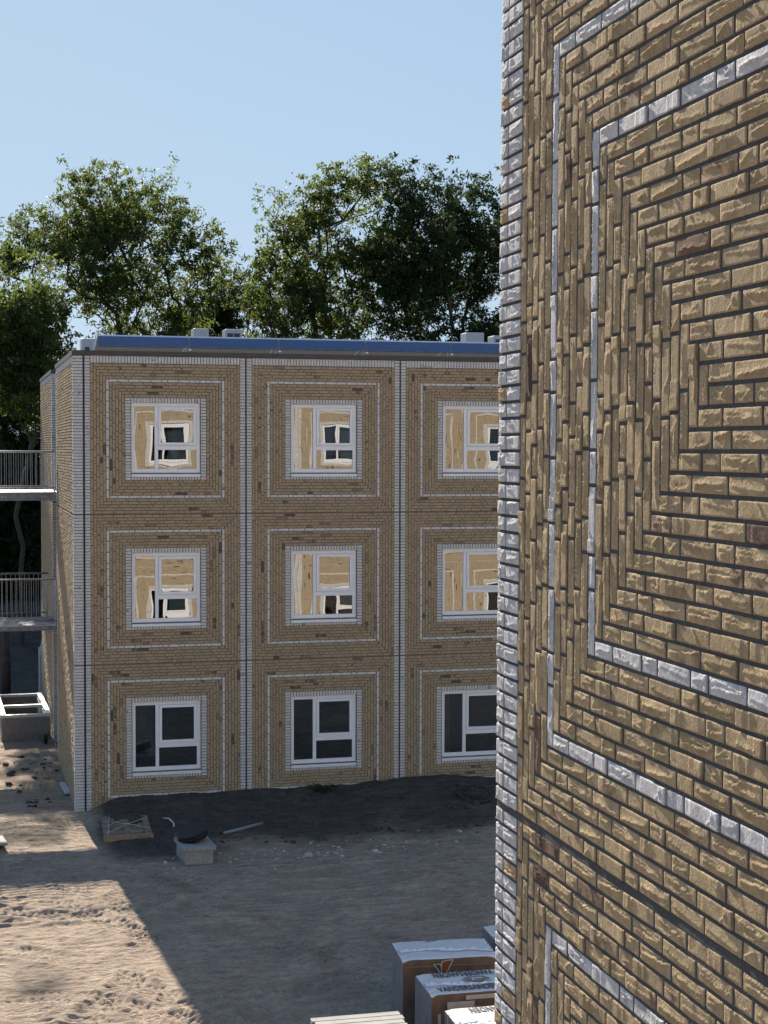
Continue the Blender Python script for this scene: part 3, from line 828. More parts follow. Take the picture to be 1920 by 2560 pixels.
for ar, vis, i in info:
    (a, b_, c, d, vert, kd), out = nrects[i]
    Lb, hb = ((d-c), (b_-a)) if vert else ((b_-a), (d-c))
    cn = min(CLASSES, key=lambda k: abs(CLASSES[k]-Lb))
    j = int(nrng.integers(len(VAR[cn]))); tq = int(min(3, nrng.beta(1.8, 2.2)*4))
    flip = nrng.random() < .5
    o = out+(.0027 if a > -.305 else .0052)+nrng.uniform(-.0006, .0009)
    # local axes: brick length along u (rows) or along v (columns)
    if not vert: ex, ey, org = nU*(Lb/CLASSES[cn]), nV*(hb/.0484), FRN.p(a, c, o)
    else:        ex, ey, org = nV*(Lb/CLASSES[cn]), -nU*(hb/.0484), FRN.p(b_, c, o)
    ez = nN
    tilt = nrng.uniform(-.008, .008, 2)
    ez_ = ez
    if np.dot(np.cross(ex, ey), ez) < 0:
        org = org+ey*.0484; ey = -ey
    if flip:
        org = org+ex*CLASSES[cn]+ey*.0484; ex, ey = -ex, -ey
    ex = ex+ez*tilt[0]*.5; ey = ey+ez*tilt[1]
    if i in singles:
        ob = bpy.data.objects.new('brick', near_mesh(cn, j % 14, kd, tq)); link(ob, near)
        mw = Matrix.Identity(4)
        for r3 in range(3): mw[r3][0] = ex[r3]; mw[r3][1] = ey[r3]; mw[r3][2] = ez[r3]; mw[r3][3] = org[r3]
        ob.matrix_basis = inv @ mw
    elif vis:
        V, Q = VAR[cn][j]
        W = org+V[:, :1]*ex+V[:, 1:2]*ey+V[:, 2:3]*ez
        accV.append(W); accQ.append(Q+off); off += len(W)
        accT.append(np.full(len(W), .08+.28*nrng.beta(1.8, 2.2)*3.4)); accM.append(np.full(len(Q), kd))
    else: low.append((a, b_, c, d, vert, kd))
me = mesh_quads('brickwork', np.concatenate(accV), np.concatenate(accQ), [M['tan_near'], M['white_near'], M['burnt_near']], np.concatenate(accT), np.concatenate(accM), smooth=True)
nbw = bpy.data.objects.new('brickwork', me); link(nbw, near); nbw['kind'] = 'stuff'
lowo = bpy.data.objects.new('outer_brickwork', boxes_mesh('outer_brickwork', FRN, low, .010, nrng, .002)); link(lowo, near); lowo['kind'] = 'stuff'
# backing wall, corner and the sunlit end facade that mirrors in the far windows
nb = MB()
nb.box(FRN, -.525, 12.0, -5.9, 6.2, -.25, 0.0)
FRE = Frame((NO[0]+.012, NO[1]+.528, FZ0), (1, 0, 0), (0, 0, 1), (0, 1, 0))
eh = []; er = []
for s in range(4):
    for k in range(6):
        for (a, b_, c, d, v, kd) in module_bricks(nrng, s == 3): er.append((a+k*WMOD+.60, b_+k*WMOD+.60, c+s*HST, d+s*HST, v, kd))
        eh.append((WIN[0]+k*WMOD+.60, WIN[1]+k*WMOD+.60, WIN[2]+s*HST, WIN[3]+s*HST))
nwall = nb.build('wall', M['mortar_near'], near)
nb = MB()
wall_with_holes(nb, FRE, .25, 6*WMOD+.65, -.5, 4*HST+.15, eh, .3)
nwall2 = nb.build('end_wall', M['mortar_pale'], near)
q = []
stack(q, .0, .20, .01, 4*HST, CO, 1, nrng); stack(q, .21, .41, .01, 4*HST, CO, 0, nrng); stack(q, .42, .60, .01, 4*HST, CO, 0, nrng)
eo = bpy.data.objects.new('end_brickwork', boxes_mesh('end_brickwork', FRE, er+q, .009, nrng, .0012)); link(eo, near); eo['kind'] = 'stuff'
nw = []
for s in range(4):
    for k in range(6): nw.append(make_window(FRE, k*WMOD+.60, s*HST, near, False, (.5, .95) if (s+k) % 2 else None))
# floor joint strips
nj = []
for lev in (0, 1):
    v = .0076+lev*PH
    jb = MB(); jb.box(FRN, -.53, 5.0, v-.0215, v+.002, -.004, .0013)
    nj.append(jb.build('floor_joint', M['mortar_near'], near))
rf = MB(); rf.box(W0, NO[0]+.3, NO[0]+19.5, -6, NO[1]+.25, 11.9, 12.0); nr = rf.build('roof', M['roof'], near)
place([nbw, lowo, nwall, nwall2, eo, nr]+nj+nw, near)

# ---------------------------------------------------------------- trees
def make_tree(name, label, base, lobes, nclus, leaves_per, mat, seed, group='trees behind the building', lsize=.165, trunk_r=.28, shell=.45, ydepth=.8, cl=.56):
    rg = np.random.default_rng(seed)
    root = empty(name, base, label, 'tree', group)
    B = np.array(base)
    lob = [(np.array([x, base[1]+rg.uniform(-.35, .35)*r*1.5, z]), r) for (x, z, r) in lobes]
    vol = np.array([r**2.6 for _, r in lob]); vol /= vol.sum()
    pts = []
    for _ in range(nclus):
        c, r = lob[rg.choice(len(lob), p=vol)]
        d = rg.normal(size=3); d /= np.linalg.norm(d); rr_ = r*(shell+(1-shell)*rg.random()**.7)
        pts.append(c+d*rr_*np.array([1, ydepth+.4, 1]))
    pts = np.array(pts)
    hole = fbm(pts[:, 0]*.55+seed, pts[:, 2]*.55+pts[:, 1]*.2, 2, seed); pts = pts[(hole > np.quantile(hole, .16))]
    # skeleton: trunk nodes, then link each cluster to the cheapest existing node
    top = np.array([np.mean([l[0][0] for l in lob]), base[1], min(l[0][2] for l in lob)])
    nodes = [B+np.array([0, 0, -.3])]; par = [-1]
    fork = B*.55+top*.45; fork[2] = B[2]+(top[2]-B[2])*.55
    for t in np.linspace(.2, 1, 5):
        nodes.append(B*(1-t)+fork*t+rg.normal(size=3)*.08*np.array([1, 1, 0])); par.append(len(nodes)-2)
    order = np.argsort(np.linalg.norm(pts-fork, axis=1))
    tips = []
    for i in order:
        p = pts[i]; N = np.array(nodes)
        dist = np.linalg.norm(N-p, axis=1)
        depth = np.linalg.norm(N-B, axis=1)
        cost = dist+.55*np.linalg.norm(N-fork, axis=1)+np.where(N[:, 2] > p[2]+.3, 1.5, 0)+np.where(np.arange(len(N)) < 3, 9, 0)
        j = int(np.argmin(cost)); q0 = nodes[j]; L = np.linalg.norm(p-q0); n = max(1, int(L/.7)); last = j
        for k in range(1, n+1):
            t = k/n
            mid = q0*(1-t)+p*t+np.array([0, 0, .05*L*math.sin(PI*t)])+rg.normal(size=3)*.04*(t < 1)
            nodes.append(mid); par.append(last); last = len(nodes)-1
        tips.append(last)
    N = np.array(nodes); P_ = np.array(par); w = np.zeros(len(N)); w[tips] += 1
    for i in range(len(N)-1, 0, -1):
        w[P_[i]] += w[i] if w[i] > 0 else 0
    rad = np.maximum(w, 1)**.5; rad = np.minimum(rad*trunk_r*.55/max(rad[1], 1e-3), trunk_r)
    rad = np.maximum(rad, .009)
    def limbs(sel):
        V = []; Q = []; off_ = 0
        for i in sel:
            a, b_ = N[P_[i]], N[i]; t = b_-a; L = np.linalg.norm(t)
            if L < 1e-5: continue
            t /= L; u = np.cross(t, [0, 0, 1.0]) if abs(t[2]) < .9 else np.cross(t, [1.0, 0, 0]); u /= np.linalg.norm(u); v = np.cross(t, u)
            r0 = min(rad[P_[i]], rad[i]*1.35); n = 6 if rad[i] > .05 else 4
            an = np.arange(n)*2*PI/n
            ring = np.outer(np.cos(an), u)+np.outer(np.sin(an), v)
            V += [a-B+ring*r0, b_-B+ring*rad[i]]
            k = np.arange(n); Q.append(np.stack([k, (k+1) % n, n+(k+1) % n, n+k], -1)+off_); off_ += 2*n
        return np.concatenate(V), np.concatenate(Q)
    big = [i for i in range(1, len(N)) if i <= 5]; sm = [i for i in range(6, len(N))]
    for nm, sel in (('trunk', big), ('branches', sm)):
        V, Q = limbs(sel)
        o = bpy.data.objects.new(nm, mesh_quads(nm, V, Q, M['bark'], smooth=True)); link(o, root)
    # leaves in sprays around every tip
    C = N[tips]; n = len(C)*leaves_per
    ci = np.repeat(np.arange(len(C)), leaves_per)
    dens = rg.uniform(.15, 1.5, len(C)); keep = rg.random(n) < dens[ci]/1.5
    ci = ci[keep]; n = len(ci)
    sub = rg.normal(size=(len(C), 7, 3))*cl*.60; sp = rg.integers(0, 7, n)
    c = C[ci]+sub[ci, sp]+rg.normal(size=(n, 3))*cl*.185*np.array([1, 1, .75])
    ax = rg.normal(size=(n, 3))+np.array([0, 0, -.5]); ax /= np.linalg.norm(ax, axis=1)[:, None]
    nr_ = rg.normal(size=(n, 3))+np.array([0, 0, .6]); bx = np.cross(ax, nr_); bx /= np.linalg.norm(bx, axis=1)[:, None]+1e-9
    ln = lsize*rg.uniform(.6, 1.35, n)[:, None]; wd = ln*rg.uniform(.28, .45, n)[:, None]
    Vv = np.stack([c-ax*ln*.5, c+bx*wd*.5-ax*ln*.05, c+ax*ln*.5, c-bx*wd*.5-ax*ln*.05], 1)-B
    tone = np.repeat(np.clip(rg.random(len(C))[ci]*.6+rg.random(n)*.4, 0, 1), 4)
    o = bpy.data.objects.new('crown', mesh_quads('crown', Vv.reshape(-1, 3), np.arange(n*4).reshape(-1, 4), mat, tone)); link(o, root)
    o['kind'] = 'stuff'
    return root
make_tree('broadleaf_tree', 'broad open crowned tree rising over the left half of the roof', (5.9, 62, 0),
          [(5.79, 16.23, 1.72), (4.45, 15.88, 1.62), (7.15, 15.98, 1.6), (8.52, 15.6, 1.3), (9.3, 14.7, 1.1), (3.27, 14.94, 1.57), (5.94, 14.28, 2.1), (4.14, 13.48, 1.9), (7.75, 13.58, 1.8), (2.2, 14.5, 1.25), (9.28, 13.62, .94), (5.18, 12.0, 1.8), (7.44, 12.05, 1.3), (1.2, 14.0, 1.1), (8.6, 12.0, 1.3), (6.4, 10.6, 1.5), (4.2, 10.6, 1.5), (8.4, 10.3, 1.3), (3.0, 11.8, 1.3)],
          500, 260, M['leaf_b'], 3, trunk_r=.30)
make_tree('broadleaf_tree', 'tall yellow green tree in the middle right with branches showing through', (13.2, 60, 0),
          [(12.32, 16.1, 1.2), (14.17, 16.68, 1.3), (12.93, 14.73, 1.6), (14.8, 15.1, 1.75), (11.55, 14.23, 1.06), (12.01, 12.7, 1.36), (14.18, 12.8, 1.7), (10.79, 12.37, .91), (15.6, 16.7, 1.1), (11.8, 10.8, 1.3), (13.4, 10.6, 1.3), (15.0, 11.0, 1.4)],
          380, 260, M['leaf_b'], 4, trunk_r=.28)
make_tree('broadleaf_tree', 'dense dark tree standing against the edge of the near wall', (17.2, 58, 0),
          [(15.83, 16.45, 1.1), (17.37, 16.0, 1.4), (18.94, 15.7, 1.47), (16.14, 14.6, 1.9), (18.16, 14.07, 2.05), (17.07, 12.41, 1.9), (19.11, 12.31, 1.47), (15.22, 13.39, 1.17), (20.5, 14, 1.6), (16.0, 10.6, 1.6), (18.0, 10.4, 1.7), (19.8, 10.6, 1.5)],
          560, 290, M['leaf_c'], 6, trunk_r=.3)
make_tree('broadleaf_tree', 'low rounded tree filling the dip between the two tall crowns', (11.0, 66, 0),
          [(11.2, 13.76, 1.0), (10.87, 12.6, 1.17), (12.04, 12.2, 1.17), (10.0, 12.7, 1.1), (9.3, 11.8, 1.1), (11.5, 10.4, 1.2), (9.8, 10.3, 1.2)], 220, 260, M['leaf_c'], 9, trunk_r=.2)
make_tree('broadleaf_tree', 'light leaved young tree at the left edge beside the roof corner', (2.0, 54, 0),
          [(1.82, 12.34, 1.0), (2.45, 11.45, .9), (1.56, 11.04, 1.15), (2.06, 10.2, 1.05), (.8, 11.6, 1.1), (2.9, 10.2, .9), (1.2, 9.2, 1.1), (2.4, 8.9, 1.0)], 270, 230, M['leaf_b'], 12, trunk_r=.16)
make_tree('evergreen_tree', 'dark dense evergreen behind the walkways at the left edge', (1.7, 61.0, 0),
          [(1.4, 8.6, 1.5), (2.6, 8.2, 1.4), (.6, 6.8, 1.6), (2.2, 6.2, 1.7), (1.2, 4.6, 1.7), (2.9, 4.6, 1.5), (2.0, 3.2, 1.5), (3.6, 7.0, 1.5), (1.0, 2.6, 1.3), (2.9, 2.4, 1.3), (3.0, 9.6, 1.3), (.4, 9.4, 1.4), (2.0, 7.4, 1.4), (1.2, 1.6, 1.2), (2.6, 1.5, 1.2), (2.0, 5.4, 1.5), (1.0, 3.6, 1.4)], 950, 280, M['leaf_c'], 15, shell=.2, trunk_r=.2, cl=.5)

# ---------------------------------------------------------------- walkways on the left
def walkway(zt, th, label, rails, grating=False):
    y0, y1 = 37.76, 39.72; xl, xr = -1.6, XS+.0
    t = empty('walkway', (xr, y0, zt), label, 'walkway', 'galvanised walkways to the building')
    F = Frame((0, 0, 0), (1, 0, 0), (0, 1, 0), (0, 0, 1))
    W = xl-xr
    b = MB(); b.box(F, W, -.01, 0, .06, -th, -.031); b.box(F, W, -.01, y1-y0-.06, y1-y0, -th, -.031)
    b.box(F, W, -.005, 0, y1-y0, -.030, -.012) if not grating else None
    b.build('beam', M['galvdark'], t)
    if grating:
        d = MB()
        for i in range(26): d.box(F, W, -.02, .03+i*.073, .045+i*.073, -.03, 0)
        for i in range(30): d.box(F, W+.05+i*.125, W+.062+i*.125, .0, y1-y0, -.034, -.006)
        d.build('grating', M['galv'], t)
    else:
        d = MB(); d.box(F, W, .0, -.01, y1-y0, -.012, .012); d.build('deck', M['galv'], t)
    for i in range(2):
        bx = -.32-i*.9
        for k in range(2):
            bolts = MB(); bolts.tube([(bx+k*.07, -.002, -th*.55), (bx+k*.07, -.02, -th*.55)], .018, 8); bolts.build('bolt', M['galv'], t)
    for ry, top, rx in rails:
        r = MB(); r.tube([(W, ry, top), (rx, ry, top)], .021, 8); r.build('handrail', M['galv'], t, smooth=True)
        r = MB(); r.tube([(W, ry, .10), (rx, ry, .10)], .014, 6); r.build('bottom_rail', M['galv'], t, smooth=True)
        r = MB(); r.box(F, rx-.05, rx-.01, ry-.006, ry+.006, -th*.7, top); r.build('rail_post', M['galv'], t)
        k = 0; x = rx-.13
        while x > W:
            bl = MB(); bl.tube([(x, ry, .10), (x, ry, top)], .0055, 5, False); bl.build('baluster', M['galv'], t, smooth=True)
            x -= .108; k += 1
            if k > 13: break
    return t
walkway(6.125, .19, 'upper steel walkway with a pale deck edge at third floor level', [(.02, .93, -.02), (1.92, .93, -.12)])
walkway(3.075, .13, 'lower steel walkway with open grating at second floor level', [(.02, 1.05, -.02), (1.92, 1.05, -.10)], True)

# ---------------------------------------------------------------- things on the ground
F0 = Frame((0, 0, 0), (1, 0, 0), (0, 1, 0), (0, 0, 1))
def orient(t, rx=0, ry=0, rz=0): t.rotation_euler = (rx, ry, rz)
# wooden pallet over a pit
px, py = 2.95, 30.05
t = empty('wooden_pallet', (px, py, GH(px, py)-.05), 'weathered wooden pallet tied with white straps on the dark soil', 'pallet'); orient(t, .0, .0, -.045)
for i, (yy, w) in enumerate(((-.74, .21), (-.47, .20), (-.19, .21), (.09, .19), (.55, .21))):
    b = MB(); b.box(F0, -.44, .44, yy, yy+w, .055+.004*(i % 2), .082+.004*(i % 2)); b.build('plank', M['wood' if i % 2 else 'wood2'], t)
for xx in (-.43, -.06, .31):
    b = MB(); b.box(F0, xx, xx+.12, -.75, .77, .088, .115); b.build('bearer', M['wood2'], t)
    for ya in (-.75, .60):
        b = MB(); b.box(F0, xx, xx+.12, ya, ya+.15, -.07, .053); b.build('block', M['wood2'], t)
b = MB(); b.box(F0, -.45, .45, -.775, -.752, .0, .115); b.build('end_board', M['wood'], t)
for (a, c) in (((-.40, -.62, .121), (.42, .55, .121)), ((-.40, .35, .122), (.42, -.35, .122)), ((-.36, -.70, .123), (-.28, .70, .123)), ((-.42, -.15, .124), (.0, .40, .124))):
    b = MB(); b.tube([a, ((a[0]+c[0])/2, (a[1]+c[1])/2, a[2]+.02), c], .007, 5); b.build('strap', M['strap'], t)
# concrete box with a ribbed black ring
px, py = 3.90, 27.75; gz = GH(px, py)
t = empty('concrete_chamber', (px, py, gz-.02), 'square concrete gully box lying on the sand', 'concrete box'); orient(t, .0, .02, .07); t.scale = (.74, .74, .74)
def ngon_prism(mb, n, r0, r1, z0, z1, c=(0, 0), sy=1.0):
    P = [(c[0]+r0*math.cos(2*PI*i/n), c[1]+sy*r0*math.sin(2*PI*i/n), z0) for i in range(n)]+[(c[0]+r1*math.cos(2*PI*i/n), c[1]+sy*r1*math.sin(2*PI*i/n), z1) for i in range(n)]
    mb.raw(P, [(i, (i+1) % n, n+(i+1) % n, n+i) for i in range(n)]+[tuple(range(n))[::-1], tuple(range(n, 2*n))])
b = MB()
b.box(F0, -.33, .33, -.52, -.40, 0, .33); b.box(F0, -.33, .33, .40, .52, 0, .33); b.box(F0, -.33, -.22, -.40, .40, 0, .33); b.box(F0, .22, .33, -.40, .40, 0, .33)
b.build('wall_ring', M['concrete'], t, bevel=.012)
b = MB()
lip = [(-.385, -.52), (-.28, -.60), (.36, -.60), (.40, -.50), (.40, .50), (.36, .60), (-.36, .60), (-.40, .50)]
P = [(x, y, z) for z in (.332, .42) for x, y in lip]; n = 8
b.raw(P, [(i, (i+1) % n, n+(i+1) % n, n+i) for i in range(n)]+[tuple(range(n))[::-1], tuple(range(n, 2*n))])
b.build('rim', M['concrete'], t, bevel=.01)
t = empty('rubber_collar', (px+.0, py+.10, gz+.315), 'ribbed black rubber ring tilted on the concrete box', 'pipe collar'); orient(t, .12, -.30, .1); t.scale = (.80, .80, .95)
for i in range(3):
    b = MB(); ngon_prism(b, 32, .335-.02*(i % 2), .335-.02*(i % 2), .03+i*.055, .03+i*.055+.035); b.build('rib', M['rubber'], t)
b = MB(); ngon_prism(b, 32, .29, .29, .02, .175); b.build('core', M['rubber'], t)
b = MB(); ngon_prism(b, 32, .36, .33, .176, .20); b.build('flange', M['rubber'], t)
# pipe and cable
t = MB(); t.tube([(4.64, 29.2, GH(4.64, 29.2)+.035), (5.46, 29.72, GH(5.46, 29.72)+.04)], .030, 12)
tag(t.build('plastic_pipe', M['pipe'], None, True), 'short grey plastic pipe lying on the dark soil', 'pipe')
t = MB(); t.tube([(3.68, 30.35, GH(3.68, 30.35)+.03), (3.76, 30.2, GH(3.76, 30.2)+.06), (3.82, 29.95, GH(3.82, 29.95)+.05), (3.80, 29.75, GH(3.8, 29.75)+.03)], .012, 6)
tag(t.build('cable_offcut', M['cable'], None, True), 'thin bent white cable end on the dark soil right of the pallet', 'cable')
# spoked disc by the facade
px, py = 9.85, 30.35; gz = GH(px, py)
t = empty('drain_grate', (px, py, gz+.02), 'round dark spoked grate lying in the soil below the right window', 'grate'); orient(t, .30, 0, 0)
b = MB()
b.tube([(.33*math.cos(a), .33*math.sin(a), .05) for a in np.linspace(0, 2*PI, 29)], .03, 6, False); b.build('rim', M['shed'], t, True)
for i in range(9):
    a = PI*i/9; b = MB(); b.tube([(.33*math.cos(a), .33*math.sin(a), .06), (-.33*math.cos(a), -.33*math.sin(a), .06)], .012, 5); b.build('spoke', M['postwood'], t)
# boards
t = empty('board_stack', (.56, 29.3, GH(.56, 29.3)), 'grey board resting on a dark block at the left edge', 'board'); orient(t, 0, .03, .12)
b = MB(); b.box(F0, -.5, .17, -.30, .30, .10, .14); b.build('board', M['slab'], t)
b = MB(); b.box(F0, -.3, .12, -.1, .1, -.02, .098); b.build('block', M['postwood'], t)
t = MB(); P0 = Frame((2.08, 33.98, GH(2.0, 33.98)+.03), (1, .05, 0), (-.05, 1, 0), (0, 0, 1)); t.box(P0, -.06, .05, -.5, .5, -.02, .03)
tag(t.build('wood_batten', M['barrier'], None), 'short pale batten on the sand against the side wall', 'batten')
# window frame pit left
t = empty('light_well', (1.52, 40.0, GH(1.5, 40)-.05), 'concrete light well with a white open frame behind the walkways', 'light well'); orient(t, 0, 0, .02)
b = MB()
b.box(F0, -.58, .58, 0, .12, 0, .62); b.box(F0, -.58, .58, 3.38, 3.5, 0, .62); b.box(F0, -.58, -.46, .121, 3.379, 0, .62); b.box(F0, .46, .58, .121, 3.379, 0, .62)
b.build('kerb_wall', M['concdark'], t)
b = MB(); b.box(F0, -.46, .46, .12, 3.38, .02, .04); b.build('base', M['clod'], t)
for nm, (a, c, d, e) in (('side_rail', (-.60, -.48, 0, 3.5)), ('side_rail', (.48, .60, 0, 3.5))):
    b = MB(); b.box(F0, a, c, d, e, .622, .70); b.build(nm, M['barrier'], t)
for yy in (.0, 1.5, 3.36):
    b = MB(); b.box(F0, -.479, .479, yy, yy+.13, .624, .69); b.build('cross_rail', M['barrier'], t)
t = MB(); t.tube([(1.26, 48.0, -.1), (1.27, 48.0, 2.3)], [.14, .125], 10)
tag(t.build('timber_post', M['postwood'], None, True), 'dark round timber post in the soil left of the mound', 'post')
t = empty('barrier_panel', (2.15, 46.4, GH(2.15, 46.4)), 'tall white site barrier panel leaning by the far corner', 'barrier'); orient(t, 0, 0, 1.50)
b = MB(); b.box(F0, 0, 4.6, -.02, .02, .25, 1.35); b.build('panel', M['barrier'], t)
for xx in (.1, 4.4): 
    b = MB(); b.box(F0, xx, xx+.08, -.04, .04, 0, 1.5); b.build('leg', M['barrier'], t)
# shed beyond
t = empty('garden_shed', (1.9, 66, 1.2), 'dark boarded shed behind the lower walkway', 'shed')
for i in range(16):
    b = MB(); b.box(F0, -2.6, 2.6, 0, .05, i*.21, i*.21+.195); b.build('board', M['shed'], t)
b = MB(); b.box(F0, -2.55, 2.55, .051, 3, 0, 3.36); b.build('body', M['shed'], t)
b = MB(); b.raw([(-2.8, -.3, 3.365), (2.8, -.3, 3.365), (2.8, 3.2, 3.365), (-2.8, 3.2, 3.365), (-2.8, 1.45, 4.6), (2.8, 1.45, 4.6)], [(0, 1, 5, 4), (2, 3, 4, 5), (0, 4, 3), (1, 2, 5), (3, 2, 1, 0)]); b.build('roof', M['shedroof'], t)
w = MB(); w.box(F0, .3, 1.1, -.05, -.005, 1.2, 2.3); w = w.build('window', M['postwood'], t)
p_ = MB(); p_.box(F0, .37, 1.03, -.06, -.052, 1.27, 2.23); p_.build('pane', M['room'], w)

# ---------------------------------------------------------------- brick packs
def text_part(txt, parent, loc, rot, size, mat, align='LEFT', name='lettering'):
    cu = bpy.data.curves.new('lettering', 'FONT'); cu.body = txt; cu.size = size; cu.offset = size*.022; cu.extrude = .0012
    cu.align_x = align; cu.space_character = 1.08
    tmp = bpy.data.objects.new('tmp', cu); COL.objects.link(tmp)
    bpy.context.view_layer.update()
    dg = bpy.context.evaluated_depsgraph_get()
    me = bpy.data.meshes.new_from_object(tmp.evaluated_get(dg)); bpy.data.objects.remove(tmp)
    me.materials.clear(); me.materials.append(mat)
    o = bpy.data.objects.new(name, me); link(o, parent); o.location = loc; o.rotation_euler = rot; o.scale = (1, 2.5, 1)
    return o
def flat_poly(pts, z, th=.002):
    n = len(pts); b = MB()
    b.raw([(x, y, z) for x, y in pts]+[(x, y, z+th) for x, y in pts], [tuple(range(n))[::-1], tuple(range(n, 2*n))]+[(i, (i+1) % n, n+(i+1) % n, n+i) for i in range(n)])
    return b
def wrapped_block(W, D, H, seed):
    """sagging film top over 9 brick columns, scalloped along both short edges, folded film sides"""
    rg = np.random.default_rng(seed); nx, ny = 48, 36
    x = np.linspace(0, W, nx+1); y = np.linspace(0, D, ny+1); X, Y = np.meshgrid(x, y)
    sc = np.abs(np.sin(Y/D*PI*7)); edge = np.exp(-(X/.05)**2)+np.exp(-((W-X)/.07)**2)
    Z = H-.028*edge*(1-.7*sc)+.008*(fbm(X*5, Y*5, 4, seed)-.5)-.012*np.exp(-((Y-.0)/.03)**2)-.012*np.exp(-((D-Y)/.03)**2)
    Xs = X+np.where(X < W*.02, -.012*sc, 0)+np.where(X > W*.98, .018*sc, 0)
    return Xs, Y, Z
def pack(loc, rz, W, D, H, label, style, seed):
    t = empty('brick_pack', loc, label, 'brick pack', 'wrapped packs of bricks', rz)
    X, Y, Z = wrapped_block(W, D, H, seed); ny, nx = X.shape; idx = np.arange(nx*ny).reshape(ny, nx)
    Q = np.stack([idx[:-1, :-1], idx[:-1, 1:], idx[1:, 1:], idx[1:, :-1]], -1).reshape(-1, 4)
    o = bpy.data.objects.new('top_film', mesh_quads('top_film', np.stack([X, Y, Z], -1).reshape(-1, 3), Q, M['film_white'], smooth=True)); link(o, t)
    def skirt(name, line, mat, folds, dirn, bottom=.10):
        n = len(line); k = 14; P = []
        rg = np.random.default_rng(seed+len(name)); ph = rg.uniform(0, 6, 4)
        for j in range(k+1):
            f = j/k
            for i, p in enumerate(line):
                s = i/(n-1)
                d = folds*(math.sin(s*38+ph[0]+f*1.2)+.7*math.sin(s*71+ph[1]-f*2)+.5*math.sin(s*17+ph[2]+f*3))*min(1, f*4)
                P.append((p[0]+dirn[0]*d, p[1]+dirn[1]*d, p[2]*(1-f)+bottom*f))
        idx = np.arange((k+1)*n).reshape(k+1, n)
        Q = np.stack([idx[:-1, :-1], idx[1:, :-1], idx[1:, 1:], idx[:-1, 1:]], -1).reshape(-1, 4)
        ob = bpy.data.objects.new(name, mesh_quads(name, P, Q, mat, smooth=True)); link(ob, t); return ob
    left = [(X[j, 0], Y[j, 0], Z[j, 0]) for j in range(ny-1, -1, -1)]
    right = [(X[j, -1], Y[j, -1], Z[j, -1]) for j in range(ny)]
    front = [(X[0, i], Y[0, i], Z[0, i]) for i in range(nx)]
    back = [(X[-1, i], Y[-1, i], Z[-1, i]) for i in range(nx-1, -1, -1)]
    skirt('side_film', left, M['film_grey'], .008, (1, 0)); skirt('side_film', right, M['film_grey'], .008, (1, 0))
    skirt('front_film', front, M['pack_brown'], .002, (0, 1)); skirt('back_film', back, M['pack_brown'], .002, (0, 1))
    b = MB()
    for xx in (.05, W/2-.06, W-.17): b.box(F0, xx, xx+.12, .03, D-.03, 0, .098)
    b.build('pallet_foot', M['wood'], t)
    # crinkled strip of clear film across the top
    rg = np.random.default_rng(seed+50); n = 30; P = []
    for i in range(n+1):
        s = i/n; yc = D*(.34+.10*math.sin(s*4+seed)+.14*s); wv = .03+.05*abs(math.sin(s*7+seed))+.10*max(0, s-.75)*2
        for kx in (-1, -.3, .3, 1):
            xx = .01+s*(W-.02); yy = min(D-.01, max(.01, yc+kx*wv+rg.normal()*.006))
            P.append((xx, yy, H+.006+rg.random()*.018*(abs(kx) < .9)))
    idx = np.arange((n+1)*4).reshape(n+1, 4)
    Q = np.stack([idx[:-1, :-1], idx[1:, :-1], idx[1:, 1:], idx[:-1, 1:]], -1).reshape(-1, 4)
    o = bpy.data.objects.new('film_crease', mesh_quads('film_crease', P, Q, M['film_clear'])); link(o, t)
    zt = H+.009
    if style == 'emblem':
        # V emblem on the front, trapezoid emblem at the back edge of the top
        fz = H-.10
        b = MB(); b.box(F0, .03, W-.02, -.012, -.008, fz, fz+.010); b.build('front_line', M['print_taupe'], t)
        def fpoly(pts, off, mat, nm):
            n = len(pts); q = MB(); q.raw([(x, off, z) for x, z in pts]+[(x, off+.002, z) for x, z in pts], [tuple(range(n)), tuple(range(2*n-1, n-1, -1))]+[((i+1) % n, i, n+i, n+(i+1) % n) for i in range(n)]); q.build(nm, mat, t)
        cx = W*.44
        fpoly([(cx-.14, fz+.03), (cx-.055, fz+.035), (cx-.04, fz+.015), (cx-.04, fz+.055), (cx+.02, fz+.075), (cx+.115, fz+.082), (cx+.03, fz-.09), (cx-.055, fz-.095)], -.016, M['label'], 'emblem_outline')
        fpoly([(cx-.12, fz+.022), (cx-.065, fz+.025), (cx-.043, fz-.002), (cx-.045, fz-.078)], -.0185, M['print_dark'], 'emblem_left')
        fpoly([(cx-.03, fz+.005), (cx-.025, fz+.048), (cx+.02, fz+.062), (cx+.092, fz+.070), (cx+.02, fz-.08), (cx-.035, fz-.08)], -.0185, M['print_rust'], 'emblem_right')
        flat_poly([(W*.34, D*.86), (W*.40, D-.012), (W*.49, D-.012), (W*.48, D*.93), (W*.50, D-.012), (W*.545, D-.02), (W*.46, D*.90)], zt-.006).build('top_emblem', M['print_taupe'], t)
    if style == 'letters':
        text_part('VANDERSANDEN', t, (.11, .05, zt), (0, 0, 0), .088, M['print_dark'])
        text_part('VANDERSANDEN', t, (.90, D-.06, zt), (0, 0, PI), .088, M['print_dark'])
        cx, cy = .63, D*.50
        flat_poly([(cx-.17, cy), (cx-.09, cy-.085), (cx+.06, cy-.10), (cx+.17, cy-.02), (cx+.10, cy+.06), (cx-.08, cy+.07)], zt+.014).build('top_emblem', M['print_taupe'], t)
        flat_poly([(cx-.06, cy-.075), (cx-.035, cy-.077), (cx-.028, cy+.02), (cx-.055, cy+.02)], zt+.018).build('emblem_stroke', M['film_white'], t)
        flat_poly([(cx-.02, cy-.02), (cx+.07, cy-.02), (cx+.07, cy+.01), (cx-.02, cy+.01)], zt+.018).build('emblem_stroke', M['film_white'], t)
